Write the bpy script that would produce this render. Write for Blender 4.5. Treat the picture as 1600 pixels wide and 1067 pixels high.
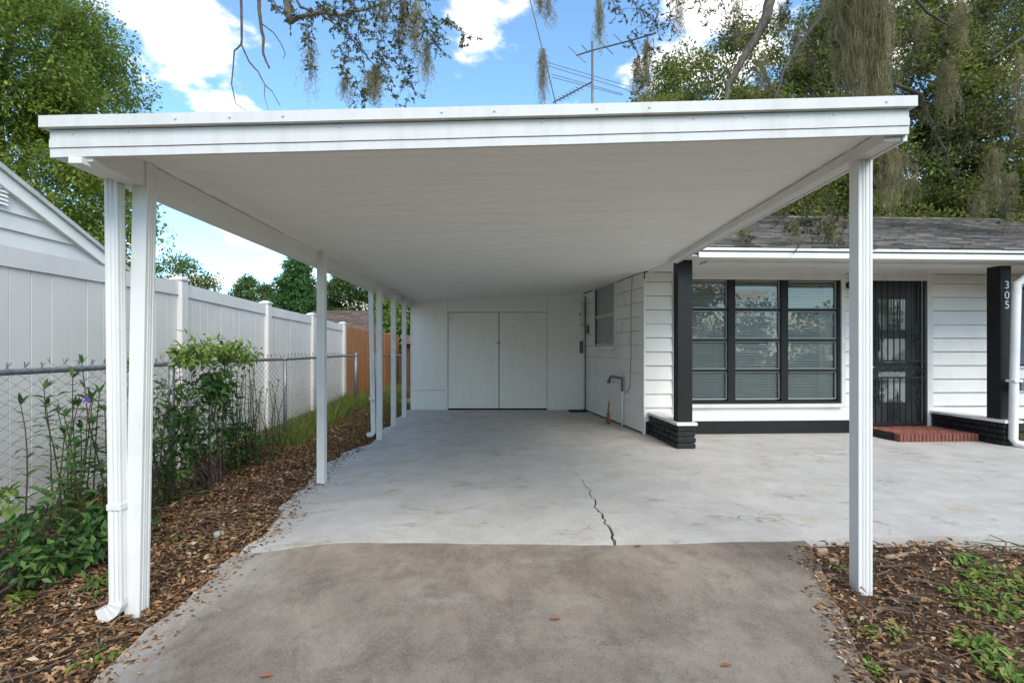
import bpy, math, random
import numpy as np
from mathutils import Vector, Matrix
for _o in list(bpy.data.objects): bpy.data.objects.remove(_o)
random.seed(7); RNG = np.random.default_rng(11)
SC = bpy.context.scene; COL = SC.collection
rad = math.radians
# ---------------------------------------------------------------- camera, sky, sun, exposure
CAMH = 1.3
cd = bpy.data.cameras.new('camera'); cam = bpy.data.objects.new('camera', cd); COL.objects.link(cam)
cam.location = (0, 0, CAMH); cam.rotation_euler = (rad(90), 0, 0)
cd.sensor_width = 36; cd.lens = 18; cd.shift_x = 0.0094; cd.shift_y = 0.0072
cd.clip_start = 0.05; cd.clip_end = 3000
SC.camera = cam
SUN_EL, SUN_AZ = 45, 158          # azimuth clockwise from +Y: the sun stands behind the camera, to its right
w = bpy.data.worlds.new('World'); SC.world = w; w.use_nodes = True
nt = w.node_tree; nt.nodes.clear()
def wn(t, **k):
    n = nt.nodes.new(t)
    for a, b in k.items(): setattr(n, a, b)
    return n
sky = wn('ShaderNodeTexSky', sky_type='NISHITA', sun_disc=False)
sky.sun_elevation = rad(SUN_EL); sky.sun_rotation = rad(SUN_AZ); sky.air_density = 1.0; sky.dust_density = 0.6; sky.ozone_density = 2.0
tc = wn('ShaderNodeTexCoord'); sp = wn('ShaderNodeSeparateXYZ'); nt.links.new(tc.outputs['Generated'], sp.inputs[0])
zz = wn('ShaderNodeMath', operation='MAXIMUM'); zz.inputs[1].default_value = 0.0; nt.links.new(sp.outputs[2], zz.inputs[0])
za = wn('ShaderNodeMath', operation='ADD'); za.inputs[1].default_value = 0.22; nt.links.new(zz.outputs[0], za.inputs[0])
dx = wn('ShaderNodeMath', operation='DIVIDE'); dy = wn('ShaderNodeMath', operation='DIVIDE')
nt.links.new(sp.outputs[0], dx.inputs[0]); nt.links.new(za.outputs[0], dx.inputs[1])
nt.links.new(sp.outputs[1], dy.inputs[0]); nt.links.new(za.outputs[0], dy.inputs[1])
cb = wn('ShaderNodeCombineXYZ'); nt.links.new(dx.outputs[0], cb.inputs[0]); nt.links.new(dy.outputs[0], cb.inputs[1]); cb.inputs[2].default_value = 3.7
no = wn('ShaderNodeTexNoise'); no.inputs['Scale'].default_value = 3.3; no.inputs['Detail'].default_value = 9; no.inputs['Roughness'].default_value = 0.56
nt.links.new(cb.outputs[0], no.inputs['Vector'])
cr = wn('ShaderNodeValToRGB'); cr.color_ramp.elements[0].position = 0.51; cr.color_ramp.elements[1].position = 0.63
cr.color_ramp.interpolation = 'EASE'
nt.links.new(no.outputs['Fac'], cr.inputs[0])
hs = wn('ShaderNodeMix', data_type='RGBA', blend_type='MULTIPLY'); hs.inputs[0].default_value = 1.0
nt.links.new(sky.outputs[0], hs.inputs[6]); hs.inputs[7].default_value = (1.0, 1.24, 1.28, 1)
mx = wn('ShaderNodeMix', data_type='RGBA'); nt.links.new(cr.outputs[0], mx.inputs[0]); nt.links.new(hs.outputs[2], mx.inputs[6])
mx.inputs[7].default_value = (7.2, 6.9, 6.6, 1)
bg = wn('ShaderNodeBackground'); bg.inputs['Strength'].default_value = 0.12; nt.links.new(mx.outputs[2], bg.inputs['Color'])
wo = wn('ShaderNodeOutputWorld'); nt.links.new(bg.outputs[0], wo.inputs[0])
sl = bpy.data.lights.new('sun', 'SUN'); sl.energy = 1.6; sl.angle = rad(40); sl.color = (1, 0.93, 0.83)
sun = bpy.data.objects.new('sun', sl); COL.objects.link(sun)
_d = Vector((math.sin(rad(SUN_AZ)) * math.cos(rad(SUN_EL)), math.cos(rad(SUN_AZ)) * math.cos(rad(SUN_EL)), math.sin(rad(SUN_EL))))
sun.rotation_euler = _d.to_track_quat('Z', 'Y').to_euler(); sun.location = (0, -5, 20)
vs = SC.view_settings; vs.view_transform = 'Standard'; vs.look = 'None'; vs.gamma = 1; vs.exposure = 1.15; vs.use_curve_mapping = False
SC.cycles.max_bounces = 8; SC.cycles.diffuse_bounces = 4; SC.cycles.transparent_max_bounces = 12
# ---------------------------------------------------------------- helpers
def P(px, py, Y):                      # photograph pixel at depth Y -> the point in the place
    return Vector(((px - 785) / 800 * Y, Y, CAMH - (py - 545) / 800 * Y))
def sstep(a, b, x):
    t = min(1, max(0, (x - a) / (b - a))); return t * t * (3 - 2 * t)
class MB:
    def __init__(s): s.v = []; s.f = []
    def quad(s, a, b, c, d): n = len(s.v); s.v += [tuple(a), tuple(b), tuple(c), tuple(d)]; s.f.append((n, n+1, n+2, n+3)); return s
    def hexa(s, p):                    # 8 points, bottom loop then top loop
        n = len(s.v); s.v += [tuple(q) for q in p]
        s.f += [(n+3, n+2, n+1, n), (n+4, n+5, n+6, n+7)] + [(n+i, n+(i+1) % 4, n+4+(i+1) % 4, n+4+i) for i in range(4)]; return s
    def box(s, x0, x1, y0, y1, z0, z1):
        return s.hexa([(x0, y0, z0), (x1, y0, z0), (x1, y1, z0), (x0, y1, z0), (x0, y0, z1), (x1, y0, z1), (x1, y1, z1), (x0, y1, z1)])
    def prism(s, loop, off):           # closed loop of points swept by off
        n = len(s.v); k = len(loop); off = Vector(off)
        s.v += [tuple(Vector(q)) for q in loop] + [tuple(Vector(q) + off) for q in loop]
        s.f += [tuple(range(n + k - 1, n - 1, -1)), tuple(range(n + k, n + 2 * k))] + [(n+i, n+(i+1) % k, n+k+(i+1) % k, n+k+i) for i in range(k)]; return s
    def tube(s, pts, r, k=6, cap=True):
        pts = [Vector(q) for q in pts]; m = len(pts); rs = r if isinstance(r, (list, tuple)) else [r] * m; n = len(s.v)
        ref = None
        for i, q in enumerate(pts):
            t = (pts[min(i+1, m-1)] - pts[max(i-1, 0)])
            if t.length < 1e-9: t = Vector((0, 0, 1))
            t.normalize()
            if ref is None: ref = t.orthogonal().normalized()
            ref = (ref - t * ref.dot(t)); ref = ref.normalized() if ref.length > 1e-6 else t.orthogonal().normalized()
            b = t.cross(ref)
            for j in range(k):
                a = 2 * math.pi * j / k
                s.v.append(tuple(q + (ref * math.cos(a) + b * math.sin(a)) * rs[i]))
        for i in range(m - 1):
            for j in range(k): s.f.append((n+i*k+j, n+i*k+(j+1) % k, n+(i+1)*k+(j+1) % k, n+(i+1)*k+j))
        if cap: s.f += [tuple(n+j for j in range(k-1, -1, -1)), tuple(n+(m-1)*k+j for j in range(k))]
        return s
    def cham(s, x0, x1, y0, y1, z0, z1, c, tf=None):   # box with chamfered edges (24 vertices)
        lo = (x0, y0, z0); hi = (x1, y1, z1); n = len(s.v); idx = {}
        for sx in (0, 1):
            for sy in (0, 1):
                for sz in (0, 1):
                    S = (sx, sy, sz); o = [hi[i] if S[i] else lo[i] for i in range(3)]
                    for ax in range(3):
                        q = [o[i] if i == ax else o[i] + (-c if S[i] else c) for i in range(3)]
                        idx[S, ax] = len(s.v); s.v.append(tuple(tf(*q)) if tf else tuple(q))
        for ax in range(3):
            b, c2 = [(1, 2), (2, 0), (0, 1)][ax]
            for sd in (0, 1):
                L = []
                for (u, v) in ((0, 0), (1, 0), (1, 1), (0, 1)):
                    S = [0, 0, 0]; S[ax] = sd; S[b] = u; S[c2] = v; L.append(idx[tuple(S), ax])
                s.f.append(tuple(L if sd else L[::-1]))
            for u in (0, 1):
                for v in (0, 1):      # edges along ax
                    A = [0, 0, 0]; A[b] = u; A[c2] = v; B = A[:]; B[ax] = 1; A = tuple(A); B = tuple(B)
                    s.f.append((idx[A, b], idx[A, c2], idx[B, c2], idx[B, b]))
        for S in [(a, b, c3) for a in (0, 1) for b in (0, 1) for c3 in (0, 1)]: s.f.append((idx[S, 0], idx[S, 1], idx[S, 2]))
        return s
    def build(s, name, mat, parent=None, smooth=False, recalc=True):
        me = bpy.data.meshes.new(name); me.from_pydata(s.v, [], s.f); me.update()
        if recalc:
            import bmesh
            bm = bmesh.new(); bm.from_mesh(me); bmesh.ops.recalc_face_normals(bm, faces=bm.faces); bm.to_mesh(me); bm.free()
        if smooth: me.polygons.foreach_set('use_smooth', [True] * len(me.polygons))
        return link(name, me, mat, parent)
def link(name, me, mat, parent=None):
    o = bpy.data.objects.new(name, me); COL.objects.link(o)
    if mat: me.materials.append(mat)
    if parent is not None: setpar(o, parent)
    return o
def setpar(o, parent):
    o.parent = parent                    # parts are meshed in world coordinates, so only an Empty's own place is undone
    if parent.type == 'EMPTY': o.matrix_parent_inverse = Matrix.Translation(-parent.location)
def tag(o, label=None, cat=None, group=None, kind=None):
    for k, v in (('label', label), ('category', cat), ('group', group), ('kind', kind)):
        if v: o[k] = v
    return o
def thing(name, loc, label, cat, group=None):
    o = bpy.data.objects.new(name, None); o.empty_display_size = 0.1; COL.objects.link(o); o.location = loc
    return tag(o, label, cat, group)
def np_mesh(name, V, F, mat, parent=None, smooth=False):      # V (n,3), F (m,k) all the same k
    me = bpy.data.meshes.new(name); m, k = F.shape
    me.vertices.add(len(V)); me.vertices.foreach_set('co', np.ascontiguousarray(V, dtype=np.float32).ravel())
    me.loops.add(m * k); me.loops.foreach_set('vertex_index', np.ascontiguousarray(F, dtype=np.int32).ravel())
    me.polygons.add(m); me.polygons.foreach_set('loop_start', np.arange(0, m * k, k, dtype=np.int32))
    if smooth: me.polygons.foreach_set('use_smooth', np.ones(m, dtype=bool))
    me.update(calc_edges=True); me.validate()
    return link(name, me, mat, parent)
def unit(a): return a / np.maximum(np.linalg.norm(a, axis=1, keepdims=True), 1e-9)
def leaf_arrays(C, D, size, wid, fold=0.25, nrm=None):  # rhombic leaves folded along the midrib: 4 verts, 2 tris sharing an edge
    n = len(C); D = unit(D)
    R = RNG.normal(size=(n, 3)) if nrm is None else nrm + RNG.normal(size=(n, 3)) * 0.5
    S = unit(np.cross(D, R)); U = np.cross(S, D)
    size = np.broadcast_to(size, (n,)).reshape(n, 1); wd = size * wid
    V = np.stack([C, C + D * size * .45 + S * wd * .5 + U * wd * fold, C + D * size, C + D * size * .45 - S * wd * .5 + U * wd * fold], 1).reshape(-1, 3)
    b = (np.arange(n) * 4)[:, None]
    return V, np.concatenate([b + np.array([0, 1, 2]), b + np.array([0, 2, 3])], 1).reshape(-1, 3)
# ---------------------------------------------------------------- materials
class NG:
    def __init__(s, name):
        s.m = bpy.data.materials.new(name); s.m.use_nodes = True; s.t = s.m.node_tree; s.b = s.t.nodes['Principled BSDF']
        s.co = s.n('ShaderNodeTexCoord').outputs['Object']
    def n(s, t, **k):
        q = s.t.nodes.new(t)
        for a, b in k.items(): setattr(q, a, b)
        return q
    def l(s, a, b): s.t.links.new(a, b)
    def noise(s, scale, detail=4, rough=.55, stretch=None, dist=0):
        q = s.n('ShaderNodeTexNoise'); q.inputs['Scale'].default_value = scale; q.inputs['Detail'].default_value = detail
        q.inputs['Roughness'].default_value = rough; q.inputs['Distortion'].default_value = dist
        if stretch:
            mp = s.n('ShaderNodeMapping'); mp.inputs['Scale'].default_value = stretch; s.l(s.co, mp.inputs[0]); s.l(mp.outputs[0], q.inputs['Vector'])
        else: s.l(s.co, q.inputs['Vector'])
        return q.outputs['Fac']
    def ramp(s, fac, stops):
        q = s.n('ShaderNodeValToRGB'); e = q.color_ramp.elements
        while len(e) < len(stops): e.new(.5)
        for i, (p, c) in enumerate(stops): e[i].position = p; e[i].color = (*c, 1) if len(c) == 3 else c
        s.l(fac, q.inputs[0]); return q.outputs[0]
    def step(s, fac, a, b): return s.ramp(fac, [(a, (0, 0, 0)), (b, (1, 1, 1))])
    def mix(s, f, a, b, mode='MIX'):
        q = s.n('ShaderNodeMix', data_type='RGBA', blend_type=mode)
        for i, v in ((0, f), (6, a), (7, b)):
            if isinstance(v, (int, float)): q.inputs[i].default_value = v
            elif isinstance(v, (tuple, list)): q.inputs[i].default_value = (*v, 1)
            else: s.l(v, q.inputs[i])
        return q.outputs[2]
    def math(s, op, a, b=None):
        q = s.n('ShaderNodeMath', operation=op)
        for i, v in enumerate((a, b)):
            if v is None: continue
            if isinstance(v, (int, float)): q.inputs[i].default_value = v
            else: s.l(v, q.inputs[i])
        return q.outputs[0]
    def bump(s, h, strength, dist=.01):
        q = s.n('ShaderNodeBump'); q.inputs['Strength'].default_value = strength; q.inputs['Distance'].default_value = dist
        s.l(h, q.inputs['Height']); s.l(q.outputs[0], s.b.inputs['Normal'])
    def done(s, col=None, rough=.6, spec=.4, metal=0):
        if col is not None:
            if isinstance(col, (tuple, list)): s.b.inputs['Base Color'].default_value = (*col, 1)
            else: s.l(col, s.b.inputs['Base Color'])
        if isinstance(rough, (int, float)): s.b.inputs['Roughness'].default_value = rough
        else: s.l(rough, s.b.inputs['Roughness'])
        s.b.inputs['Specular IOR Level'].default_value = spec; s.b.inputs['Metallic'].default_value = metal
        return s.m
def mat(name, c1, c2=None, rough=.6, scale=4, lo=.35, hi=.7, bump=0, bscale=60, spec=.35, metal=0, stretch=None, island=0.0, spots=None):
    g = NG(name); c = c1
    if c2 is not None: c = g.mix(g.step(g.noise(scale, 5, .6, stretch), lo, hi), c1, c2)
    if spots: c = g.mix(g.step(g.noise(spots[0], 3, .6), spots[1], spots[1] + .05), c, spots[2])
    if island:
        r = g.n('ShaderNodeNewGeometry').outputs['Random Per Island']
        k = g.math('ADD', g.math('MULTIPLY', r, 2 * island), 1 - island)
        q = g.n('ShaderNodeCombineXYZ'); [g.l(k, q.inputs[i]) for i in range(3)]
        c = g.mix(1.0, c, q.outputs[0], 'MULTIPLY')
    if bump: g.bump(g.noise(bscale, 4, .6, stretch), bump)
    return g.done(c, rough, spec, metal)
def leafmat(name, stops, trans=.35, rough=.5, nscale=None, alt=None):
    g = NG(name); r = g.n('ShaderNodeNewGeometry').outputs['Random Per Island']
    c = g.ramp(r, stops)
    if alt: c = g.mix(g.step(g.noise(nscale, 3, .5), .42, .62), c, alt)
    g.done(c, rough, .25)
    tr = g.n('ShaderNodeBsdfTranslucent'); g.l(c, tr.inputs[0]); mxs = g.n('ShaderNodeMixShader'); mxs.inputs[0].default_value = trans
    g.l(g.b.outputs[0], mxs.inputs[1]); g.l(tr.outputs[0], mxs.inputs[2]); g.l(mxs.outputs[0], g.t.nodes['Material Output'].inputs[0])
    return g.m
WHITE = mat('white_aluminium', (.71, .695, .665), (.62, .605, .575), .45, 3, .45, .8, .05, 90, spots=(38, .70, (.55, .53, .5)))
FASCIA = mat('fascia_aluminium', (.60, .59, .57), (.53, .52, .49), .5, 5, .46, .72, .06, 120, stretch=(2.2, 1, .35), spots=(60, .71, (.5, .48, .44)))
SOFFIT = mat('soffit_aluminium', (.88, .865, .83), (.84, .825, .79), .5, 2.2, .42, .72, .15, 150, stretch=(.5, 2.2, 1), spots=(26, .73, (.66, .63, .57)))
SHADE_CORE = mat('lap_shade_core', (.045, .042, .04), None, .9)  # dark wall core: lap shadows painted in, seen through the siding gaps
PAINT = mat('white_wall_paint', (.80, .775, .73), (.71, .685, .64), .6, 2.2, .45, .75, .10, 140, spots=(30, .72, (.6, .58, .53)), island=.03)
PLY = mat('painted_plywood', (.88, .85, .78), (.82, .79, .72), .6, 5, .4, .75, .25, 60, stretch=(4, 4, .35))
TRIM = mat('cream_trim_paint', (.70, .685, .64), (.60, .58, .53), .55, 4, .5, .8, .08, 100)
BLACK = mat('black_paint', (.007, .007, .0075), (.013, .012, .012), .5, 9, .4, .7, .2, 80)
BLACKBR = mat('black_painted_brick', (.008, .008, .009), (.022, .021, .021), .45, 24, .4, .75, .8, 70)
IRON = mat('black_iron', (.022, .022, .023), None, .35)
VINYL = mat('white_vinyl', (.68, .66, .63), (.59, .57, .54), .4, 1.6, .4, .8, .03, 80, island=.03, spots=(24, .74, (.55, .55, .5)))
GALV = mat('galvanised_steel', (.27, .285, .30), (.18, .185, .19), .45, 14, .4, .7, .2, 80, metal=.55)
WIRE = mat('weathered_wire', (.15, .155, .16), (.09, .085, .08), .5, 10, .4, .7, metal=.4)
CEDAR = mat('cedar_board', (.36, .165, .06), (.24, .105, .04), .7, 3, .3, .75, .3, 40, stretch=(12, 12, .6), island=.22)
GREYBOX = mat('grey_plastic', (.16, .165, .17), (.11, .11, .11), .5, 10)
RUST = mat('rusty_steel', (.38, .12, .035), (.14, .055, .03), .8, 20, .4, .65, .4, 60)
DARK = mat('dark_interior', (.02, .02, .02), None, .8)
SLATM = mat('blind_slat', (.85, .84, .79), None, .45)
BARK = mat('oak_bark', (.075, .058, .045), (.16, .14, .115), .9, 6, .35, .7, .9, 25, stretch=(4, 4, 1))
DEAD = mat('dead_wood', (.07, .05, .042), (.13, .10, .085), .9, 12, .4, .7, .5, 40)
REDBR = mat('red_brick', (.25, .085, .058), (.17, .06, .042), .75, 14, .35, .7, .4, 50, island=.22)
def glassmat():
    g = NG('window_glass'); g.done((.9, .95, .95), .02, .5)
    gl = g.n('ShaderNodeBsdfGlossy'); gl.inputs['Roughness'].default_value = .015; tr = g.n('ShaderNodeBsdfTransparent'); tr.inputs[0].default_value = (.94, .95, .94, 1)
    fr = g.n('ShaderNodeFresnel'); fr.inputs[0].default_value = 1.9
    bp = g.n('ShaderNodeBump'); bp.inputs['Strength'].default_value = .03; g.l(g.noise(3, 2), bp.inputs['Height']); g.l(bp.outputs[0], gl.inputs['Normal'])
    ms = g.n('ShaderNodeMixShader'); g.l(fr.outputs[0], ms.inputs[0]); g.l(tr.outputs[0], ms.inputs[1]); g.l(gl.outputs[0], ms.inputs[2])
    g.l(ms.outputs[0], g.t.nodes['Material Output'].inputs[0]); return g.m
GLASS = glassmat()
GLASSD = mat('dark_glass', (.03, .035, .035), None, .02); GLASSD.node_tree.nodes['Principled BSDF'].inputs['IOR'].default_value = 2.6
def slabmat():
    g = NG('painted_concrete')
    c = g.mix(g.step(g.noise(1.9, 10, .78), .40, .60), (.50, .472, .43), (.41, .385, .35))
    c = g.mix(g.math('MULTIPLY', g.step(g.noise(3.1, 7, .72, (1, .8, 1)), .54, .68), .6), c, (.37, .30, .19))      # yellow tannin stains
    c = g.mix(g.math('MULTIPLY', g.step(g.noise(2.7, 8, .75, (.7, 1.2, 1), .4), .575, .68), .7), c, (.22, .165, .125))  # brown scuffs
    c = g.mix(g.math('MULTIPLY', g.step(g.noise(55, 4, .8), .56, .64), .5), c, (.20, .19, .175))                     # pits in the paint
    v = g.n('ShaderNodeTexVoronoi', feature='DISTANCE_TO_EDGE'); v.inputs['Scale'].default_value = 1.35
    q = g.n('ShaderNodeTexNoise'); q.inputs['Scale'].default_value = 3; q.inputs['Detail'].default_value = 6; g.l(g.co, q.inputs['Vector'])
    av = g.mix(.32, g.co, q.outputs['Color']); g.l(av, v.inputs['Vector'])
    hair = g.math('MULTIPLY', g.ramp(v.outputs['Distance'], [(0, (1, 1, 1)), (.006, (0, 0, 0))]), g.step(g.noise(.75, 3), .52, .6))
    c = g.mix(g.math('MULTIPLY', hair, .8), c, (.10, .095, .09))
    g.bump(g.noise(120, 5, .7), .22, .008)
    return g.done(c, g.ramp(g.noise(5, 4), [(.3, (.42,)*3), (.7, (.7,)*3)]), .35)
SLAB = slabmat()
def drivemat():
    g = NG('bare_concrete')
    c = g.mix(g.step(g.noise(1.3, 10, .72, (1, .8, 1), .3), .38, .62), (.215, .168, .125), (.40, .33, .26))
    c = g.mix(g.math('MULTIPLY', g.step(g.noise(4.2, 10, .8, (1, .7, 1), .3), .48, .62), .48), c, (.115, .088, .064))
    c = g.mix(g.math('MULTIPLY', g.step(g.noise(1.9, 10, .8, (.8, 1.3, 1)), .55, .66), .55), c, (.44, .385, .33))
    c = g.mix(g.math('MULTIPLY', g.step(g.noise(150, 3, .9), .52, .64), .5), c, (.42, .38, .33))
    c = g.mix(g.math('MULTIPLY', g.step(g.noise(110, 3, .9), .54, .64), .55), c, (.06, .05, .045))
    v = g.n('ShaderNodeTexVoronoi'); v.inputs['Scale'].default_value = 34; g.l(g.co, v.inputs['Vector'])
    c = g.mix(g.ramp(v.outputs['Distance'], [(.07, (.9,)*3), (.11, (0, 0, 0))]), c, (.46, .41, .35))
    # pale sand washed along the left side
    s = g.n('ShaderNodeSeparateXYZ'); g.l(g.co, s.inputs[0])
    e = g.math('ADD', g.math('MULTIPLY', g.math('ADD', s.outputs[0], g.math('MULTIPLY', g.noise(3.2, 9, .75, (1, .6, 1)), 1.5)), .1), .5)
    c = g.mix(g.math('MULTIPLY', g.ramp(e, [(.40, (1, 1, 1)), (.438, (0, 0, 0))]), .75), c, (.50, .45, .40))
    g.bump(g.noise(140, 6, .85), .9, .012)
    return g.done(c, .78, .3)
DRIVE = drivemat()
def groundmat():
    g = NG('soil_and_lawn')
    soil = g.mix(g.step(g.noise(5, 6, .65), .35, .7), (.050, .034, .025), (.115, .075, .048))
    soil = g.mix(g.step(g.noise(60, 4, .7), .5, .65), soil, (.16, .10, .06))
    lawn = g.mix(g.step(g.noise(1.2, 6, .6), .35, .7), (.055, .085, .022), (.11, .12, .04))
    lawn = g.mix(g.step(g.noise(40, 4, .7), .45, .65), lawn, (.15, .14, .06))
    s = g.n('ShaderNodeSeparateXYZ'); g.l(g.co, s.inputs[0]); n = g.noise(1.5, 4)
    def edge(o, a, b): return g.step(g.math('ADD', g.math('MULTIPLY', g.math('ADD', o, g.math('MULTIPLY', n, 1.2)), .01), .5), .5 + a * .01, .5 + b * .01)
    m = g.math('MULTIPLY', edge(s.outputs[0], -4.6, -3.8), g.math('MULTIPLY', edge(s.outputs[1], .2, 1.2), g.math('SUBTRACT', 1, edge(s.outputs[1], 8.0, 9.2))))
    m = g.math('MULTIPLY', m, g.math('SUBTRACT', 1, edge(s.outputs[0], 12.0, 13.0)))
    g.bump(g.noise(45, 5, .7), .8, .03)
    return g.done(g.mix(m, lawn, soil), .95, .1)
GROUND = groundmat()
# ---------------------------------------------------------------- terrain, slab, driveway
def gslab(x, y):                       # top of the painted slab: it dips towards its left edge in the middle
    return -0.085 * sstep(-.9, -2.0, x) * (1 - sstep(7.2, 9.6, y)) 
def gdrive(x, y): return gslab(x, max(y, 3.4)) - .005 - .022 * max(0, 3.5 - y)
def crack_x(y): return None
def left_edge(y):                      # left edge of the slab (dirt washes over it)
    return np.interp(y, [3.3, 3.5, 4.4, 5.2, 6.2, 6.8, 7.4, 9, 11.2], [-1.72, -1.74, -1.9, -2.02, -2.14, -2.12, -1.95, -1.97, -1.98]) + .035 * math.sin(y * 5.1) + .02 * math.sin(y * 13.7)
def gz(x, y):
    z = -.035 - .07 * sstep(-1.0, -1.9, x) * (1 - sstep(6.0, 9.0, y)) - .022 * max(0, min(6, 3.5 - y))
    z += .14 * sstep(6.0, 11.0, y) * sstep(-2.0, -2.7, x)
    z += .02 * sstep(2.1, 2.6, x) * (1 - sstep(3.2, 3.5, y))
    z += .018 * math.sin(x * 3.1 + y * 1.7) + .012 * math.sin(x * 7.3 - y * 5.9)
    under = sstep(left_edge(min(max(y, 3.3), 11.2)) - .02, left_edge(min(max(y, 3.3), 11.2)) + .12, x) * (1 - sstep(7.05, 7.3, x)) * sstep(3.44, 3.56, y) * (1 - sstep(16, 17, y))
    if 0 < y <= 3.56 or y <= 0:
        dl = np.interp(y, [-8, 2.1, 3.56], [-1.78, -1.75, -1.78]); dr = np.interp(y, [-8, 2.1, 3.56], [0.4, 1.49, 2.08])
        under = max(under, sstep(dl - .03, dl + .14, x) * (1 - sstep(dr - .07, dr + .03, x)) * (1 if y > -7.9 else 0))
    return z - .14 * under
def axis(fine0, fine1, step, far):
    a = list(np.arange(fine0, fine1, step)); s = step; v = fine1; b = []
    while v < far: b.append(v); s *= 1.35; v += s
    b.append(far); s = step; v = fine0 - step; c = []
    while v > -far: c.append(v); s *= 1.35; v -= s
    c.append(-far); return np.array(c[::-1] + a + b)
gx = axis(-4.2, 8, .09, 900); gy = axis(-.5, 12.5, .09, 900)
GV = np.array([[x, y, gz(x, y)] for y in gy for x in gx]); nx, ny = len(gx), len(gy)
ii = (np.arange(ny - 1)[:, None] * nx + np.arange(nx - 1)[None]).ravel()
tag(np_mesh('ground', GV, np.stack([ii, ii + 1, ii + 1 + nx, ii + nx], 1), GROUND, smooth=True), 'brown soil and lawn around the carport slab', kind='structure')
crk_px = [(962, 852), (958, 838), (945, 812), (934, 797), (926, 776), (914, 756), (903, 742), (893, 728), (880, 714)]
CY = [1040 / (py - 545) for px, py in crk_px]; CX = [(px - 785) / 800 * y for (px, py), y in zip(crk_px, CY)]
ys = np.array(sorted(set(list(np.arange(3.44, 11.2, .055)) + CY))); ys = ys[ys < 10.96]
def crk(y): return float(np.interp(y, CY + [11.2], CX + [1.2])) + (.008 * math.sin(y * 19) + .007 * math.sin(y * 47 + 1) + .006 * math.sin(y * 131)) * (1 - sstep(5.8, 6.4, y))
def gap(y): return .0005 + .026 * (1 - sstep(3.3, 6.2, y)) ** 1.3 * (.7 + .3 * math.sin(y * 31) * math.sin(y * 83))
def front_y(x): return float(np.interp(x, [-1.9, -1.2, .75, 2.1, 3.65, 7.1], [3.45, 3.47, 3.415, 3.50, 3.585, 3.80])) + .006 * math.sin(x * 9) + .003 * math.sin(x * 41)
def slab_piece(name, lf, rf, n, label):
    V = []; F = []
    rows = [3.44] + list(ys[1:])
    for j, y in enumerate(rows):
        a, b = lf(y), rf(y)
        for i in range(n + 1):
            x = a + (b - a) * i / n; yy = y
            if j == 0: yy = front_y(x)
            elif y < 3.9: f = (y - 3.44) / .46; yy = front_y(x) * (1 - f) + 3.9 * f
            V.append((x, yy, gslab(x, yy)))
    m = n + 1; R = len(rows)
    F += [(j*m+i, j*m+i+1, (j+1)*m+i+1, (j+1)*m+i) for j in range(R-1) for i in range(n)]
    per = [i for i in range(n)] + [j*m+n for j in range(R-1)] + [(R-1)*m+i for i in range(n, 0, -1)] + [j*m for j in range(R-1, 0, -1)]
    k = len(V); V += [(V[p][0], V[p][1], V[p][2] - .13) for p in per]; L = len(per)
    F += [(per[i], k+i, k+(i+1) % L, per[(i+1) % L]) for i in range(L)]
    b = MB(); b.v = V; b.f = F
    return tag(b.build(name, SLAB), label, kind='structure')
slab_piece('concrete_slab', lambda y: left_edge(y), lambda y: crk(y) - gap(y) / 2, 26, 'grey painted concrete slab left of the long crack')
slab_piece('concrete_slab', lambda y: crk(y) + gap(y) / 2, lambda y: 7.1 + .02 * math.sin(y * 3), 40, 'grey painted concrete slab right of the long crack')
b = MB(); n = 30; rows = list(np.arange(-8, 3.42, .12)) + [3.43]
for j, y in enumerate(rows):
    a = np.interp(y, [-8, 2.1, 3.43], [-1.75, -1.73, -1.80]) + .02 * math.sin(y * 7) + .012 * math.sin(y * 19); c = np.interp(y, [-8, 2.1, 3.43], [0.4, 1.50, 2.06]) + .006 * math.sin(y * 11)
    for i in range(n + 1):
        x = a + (c - a) * i / n; yy = y
        if j == len(rows) - 1: yy = front_y(x) - .007
        b.v.append((x, yy, gdrive(x, yy)))
m = n + 1; R = len(rows); b.f = [(j*m+i, j*m+i+1, (j+1)*m+i+1, (j+1)*m+i) for j in range(R-1) for i in range(n)]
per = list(range(n)) + [j*m+n for j in range(R-1)] + [(R-1)*m+i for i in range(n, 0, -1)] + [j*m for j in range(R-1, 0, -1)]
k = len(b.v); b.v += [(b.v[p][0], b.v[p][1], b.v[p][2] - .12) for p in per]; L = len(per); b.f += [(per[i], k+i, k+(i+1) % L, per[(i+1) % L]) for i in range(L)]
tag(b.build('driveway', DRIVE), 'stained bare concrete driveway in front of the painted slab', kind='structure')
b = MB(); b.box(-400, 400, -16, -9, -.5, -.155)
tag(b.build('road', mat('asphalt', (.05, .05, .052), (.075, .073, .07), .85, 3, bump=.3)), 'asphalt road behind the camera', kind='structure')
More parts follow.
